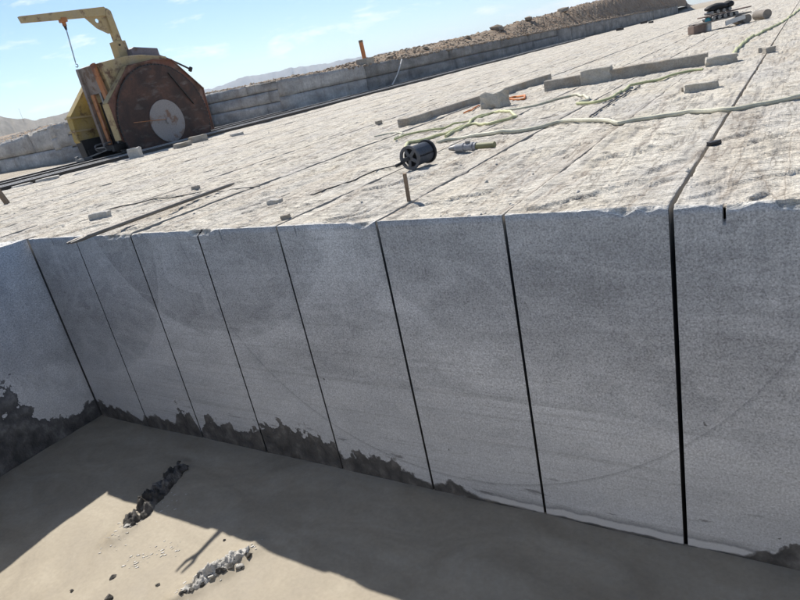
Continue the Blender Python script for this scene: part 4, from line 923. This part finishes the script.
# ================================================================== ON THE WALLS
M_OR = mat_plain('faded_orange_paint', (0.55, 0.20, 0.07), 0.6, 0, 0.4, 4)
cz = 1.43; pc = on_plane(366, 58, 1, 27.7); pc.z = cz; pc.x = min(pc.x, -13.65)
stone_o = tool('stone_block', MB().box(pc + Vector((0, 0, 0.17)), (0.75, 0.75, 0.44)), M_STONE, 'grey stone block at the wall corner carrying the orange post', 'stone block', loc=pc, bevel=0.03)
pz = pc.z + 0.39
pr_ = empty('marker_post', (pc.x, pc.y, pz)); tag(pr_, 'orange marker post standing on the block at the wall corner', 'post')
under(MB().cyl((pc.x, pc.y, pz), (pc.x - 0.02, pc.y, pz + 0.86), 0.12, 14), 'post_body', M_OR, pr_, smooth=True)
under(MB().cyl((pc.x - 0.02, pc.y, pz + 0.861), (pc.x - 0.02, pc.y, pz + 0.98), 0.125, 14), 'post_cap', M_WOOD, pr_, smooth=True)
tp = on_plane(402, 59, 0, -13.10); bt_ = on_plane(390, 84, 0, -12.72); bt_.z = -0.03
tool('white_pole', MB().tube([bt_, (bt_ + tp) / 2 + Vector((0.0, 0.1, -0.05)), tp], 0.035, 8), M_WHT, 'thin white pole leaning against the long rock wall', 'pole', loc=bt_, smooth=True)
# larger boulders on the bank skyline
for i, (az_, of_, s_) in enumerate([(121.6, 2.0, 0.30), (118.2, 3.2, 0.28), (114.3, 5.0, 0.35), (111.6, 6.0, 0.62), (108.9, 7.0, 0.55), (106.2, 8.0, 0.6), (129.5, 1.5, 0.22), (131.2, 1.2, 0.25)]):
    q_ = tz(math.radians(az_), of_); o = link('boulder', ROCKS[i % 6], None); 
    if not ROCKS[i % 6].materials: ROCKS[i % 6].materials.append(M_RUB)
    o.location = (q_[0], q_[1], q_[2] + s_ * 0.25); o.scale = (s_, s_ * 0.8, s_ * 0.8); o.rotation_euler = (0, 0, i * 1.3)
    tag(o, ['boulder on the bank skyline just right of the orange post', 'boulder on the bank skyline, second right of the post', 'boulder on the bank skyline above the end of the bar', 'largest dark boulder on the bank skyline', 'boulder on the skyline right of the largest one', 'boulder highest up the bank near the picture top', 'boulder on the low wall left of the post, farther left', 'boulder on the low wall left of the post, nearer it'][i] if i < 6 else ['boulder on the low wall top nearer the orange post', 'boulder on the low wall top nearer the saw disc'][i - 6], 'boulder', 'boulders on the bank')
# masts on the skyline
def mast(u, v0, dist, h, label):
    d = ray(u, v0); hd = math.hypot(d[0], d[1]); x_, y_ = CAM[0] + d[0] / hd * dist, CAM[1] + d[1] / hd * dist; z_ = CAM[2] + d[2] / hd * dist
    o = MB().cyl((0, 0, -h * 0.6), (0, 0, h), h * 0.016, 8, h * 0.009).bar((-h * 0.05, 0, h * 0.93), (h * 0.05, 0, h * 0.93), h * 0.015).build('utility_pole', M_WOOD); o.location = (x_, y_, z_); return tag(o, label, 'pole')
mast(22, 117, 420, 4.6, 'thin utility pole on the hill at the far left')
mast(294, 78, 230, 2.0, 'thin short pole on the skyline above the low wall')

# ================================================================== IN THE PIT: mud clods
CL = [rock_mesh(100 + s_, 1, 0.6, 0.45) for s_ in range(5)]; CLP = [rock_mesh(200 + s_, 1, 0.5, 0.45) for s_ in range(5)]
for m_ in CL: m_.materials.append(M_CLOD)
for m_ in CLP: m_.materials.append(M_CLODP)
def floor_v(X, Y):
    Z = -H + (fbm(X * 0.8, Y * 0.8, 3, 3) - 0.5) * 0.05 + (fbm(X * 3 + fbm(X, Y, 2, 8) * 3, Y * 3, 4, 13) - 0.5) * 0.018
    for s2, e2 in STR:
        d = seg_d(X, Y, at(*s2, -H), at(*e2, -H)); Z = Z + 0.035 * np.exp(-(d / 0.10) ** 2) * (0.4 + 1.2 * fbm(X * 9, Y * 9, 3, 31))
    return Z
def floor_z(x, y): return float(floor_v(np.array(float(x)), np.array(float(y))))
r = random.Random(21)
def clod(u, v, s_, pale, label, group):
    p = at(u, v, -H + 0.02); src = (CLP if pale else CL)[r.randrange(5)]
    o = bpy.data.objects.new('mud_clod', src); col.objects.link(o)
    o.location = (p.x, p.y, floor_z(p.x, p.y) + s_ * 0.10); o.scale = (s_ * r.uniform(0.8, 1.3), s_ * r.uniform(0.7, 1.0), s_ * r.uniform(0.8, 1.1)); o.rotation_euler = (r.uniform(-.3, .3), r.uniform(-.3, .3), r.uniform(0, 6.3))
    return tag(o, label, 'mud clod', group)
for i in range(46):
    t = (i + r.random()) / 46; u = 182 + (128 - 182) * t ** 1.1 + r.gauss(0, 5.0 - 2.0 * t); v = 468 + (530 - 468) * t ** 1.1 + r.gauss(0, 2.2)
    clod(u, v, r.uniform(0.014, 0.05) * (1 - 0.3 * t), t > 0.5 and r.random() < 0.35, 'dark wet mud clod in the ridge that crosses the shadow corner', 'clods of the dark mud ridge')
for i in range(34):
    t = (i + r.random()) / 34; u = 250 + (182 - 250) * t + r.gauss(0, 3 * (1 - t) + 1); v = 552 + (598 - 552) * t + r.gauss(0, 2.5 * (1 - t) + 1)
    clod(u, v, r.uniform(0.015, 0.042) * (1.2 - 0.6 * t), r.random() < (0.75 if t < 0.3 else 0.4), 'pale crusted mud clod in the sunlit ridge below the fork shadow', 'clods of the sunlit mud ridge')
for i, (u, v, s_) in enumerate([(113, 577, 0.035), (110, 598, 0.05), (72, 590, 0.02), (224, 540, 0.018), (158, 585, 0.02)]):
    clod(u, v, s_, False, ['dark clod alone on the sunlit mud, upper left', 'dark clod at the bottom edge of the picture', 'tiny dark clod farthest left on the sunlit mud', 'tiny dark clod beside the fork shadow', 'tiny dark clod between the two mud ridges'][i], 'single clods on the mud')
def heap(a_px, b_px, wid, hgt, mat, label, seed):
    a = at(*a_px, -H); b = at(*b_px, -H); d = b - a; d.z = 0; ln = d.length; d.normalize(); nr = Vector((-d.y, d.x, 0)); c = (a + b) / 2
    S, T = np.meshgrid(np.linspace(-0.5, 0.5, 90) * ln, np.linspace(-1, 1, 34) * wid)
    prof_ = np.clip(1 - (T / wid) ** 2, 0, 1) * np.clip(1 - np.abs(S / (ln * 0.5)) ** 3, 0, 1)
    nz = fbm(S * 14 + seed, T * 14, 5, seed, 0.62); prof_ = prof_ * sstep(0.30, 0.55, fbm(S * 5 + 3, T * 7, 3, seed + 2) * 0.7 + prof_ * 0.5); Zh = hgt * (prof_ * np.clip(nz * 2.8 - 0.75, -0.3, 2)) - 0.016 * (1 - prof_) - 0.004
    Xh = d.x * S + nr.x * T; Yh = d.y * S + nr.y * T; Zh = Zh + floor_v(Xh + c.x, Yh + c.y) + H
    o = link('mud_heap', grid_mesh('mud_heap', Xh, Yh, Zh), mat); o.location = (c.x, c.y, -H); return tag(o, label, 'mud heap')
heap((186, 463), (124, 536), 0.13, 0.09, M_CLOD, 'dark lumpy ridge of wet mud reaching from shadow into sun', 4)
heap((258, 545), (180, 600), 0.085, 0.060, M_CLODP, 'pale crusted ridge of mud in the sun near the fork shadow', 9)
N = 260; U = []
for i in range(N):
    k = r.random()
    if k < 0.35: t = r.random(); u, v = 175 - 70 * t + r.gauss(0, 7), 495 + 55 * t + r.gauss(0, 4)
    elif k < 0.7: t = r.random(); u, v = 260 - 85 * t + r.gauss(0, 4), 545 + 56 * t + r.gauss(0, 3)
    else: t = r.random(); u, v = 180 - 55 * t + r.gauss(0, 6), 545 + 22 * t + r.gauss(0, 4)
    p = at(u, v, -H); U.append((p.x, p.y, floor_z(p.x, p.y) + 0.003))
scatter('mud_flakes', M_FROTH, np.array(U), 'small white dried flakes strewn over the sunlit mud', 'mud flakes', 0.0015, 0.011, 33, flat=0.12, ang=math.atan2((at(200, 540, -H) - at(150, 565, -H)).y, (at(200, 540, -H) - at(150, 565, -H)).x), stretch=2.2)

# ================================================================== HAZE
hz = MB().box((0, 0, 78), (13200, 13200, 180)).build('haze', None)
hm = bpy.data.materials.new('pale_haze'); hm.use_nodes = True; ht = hm.node_tree; ht.nodes.clear()
ho2 = ht.nodes.new('ShaderNodeOutputMaterial'); hv = ht.nodes.new('ShaderNodeVolumePrincipled')
hv.inputs['Color'].default_value = (0.72, 0.84, 1.0, 1); hv.inputs['Density'].default_value = 0.00016; hv.inputs['Anisotropy'].default_value = 0.3
ht.links.new(hv.outputs[0], ho2.inputs['Volume']); hz.data.materials.append(hm)
tag(hz, 'pale dusty haze over the quarry and far hills', 'haze', kind='stuff')
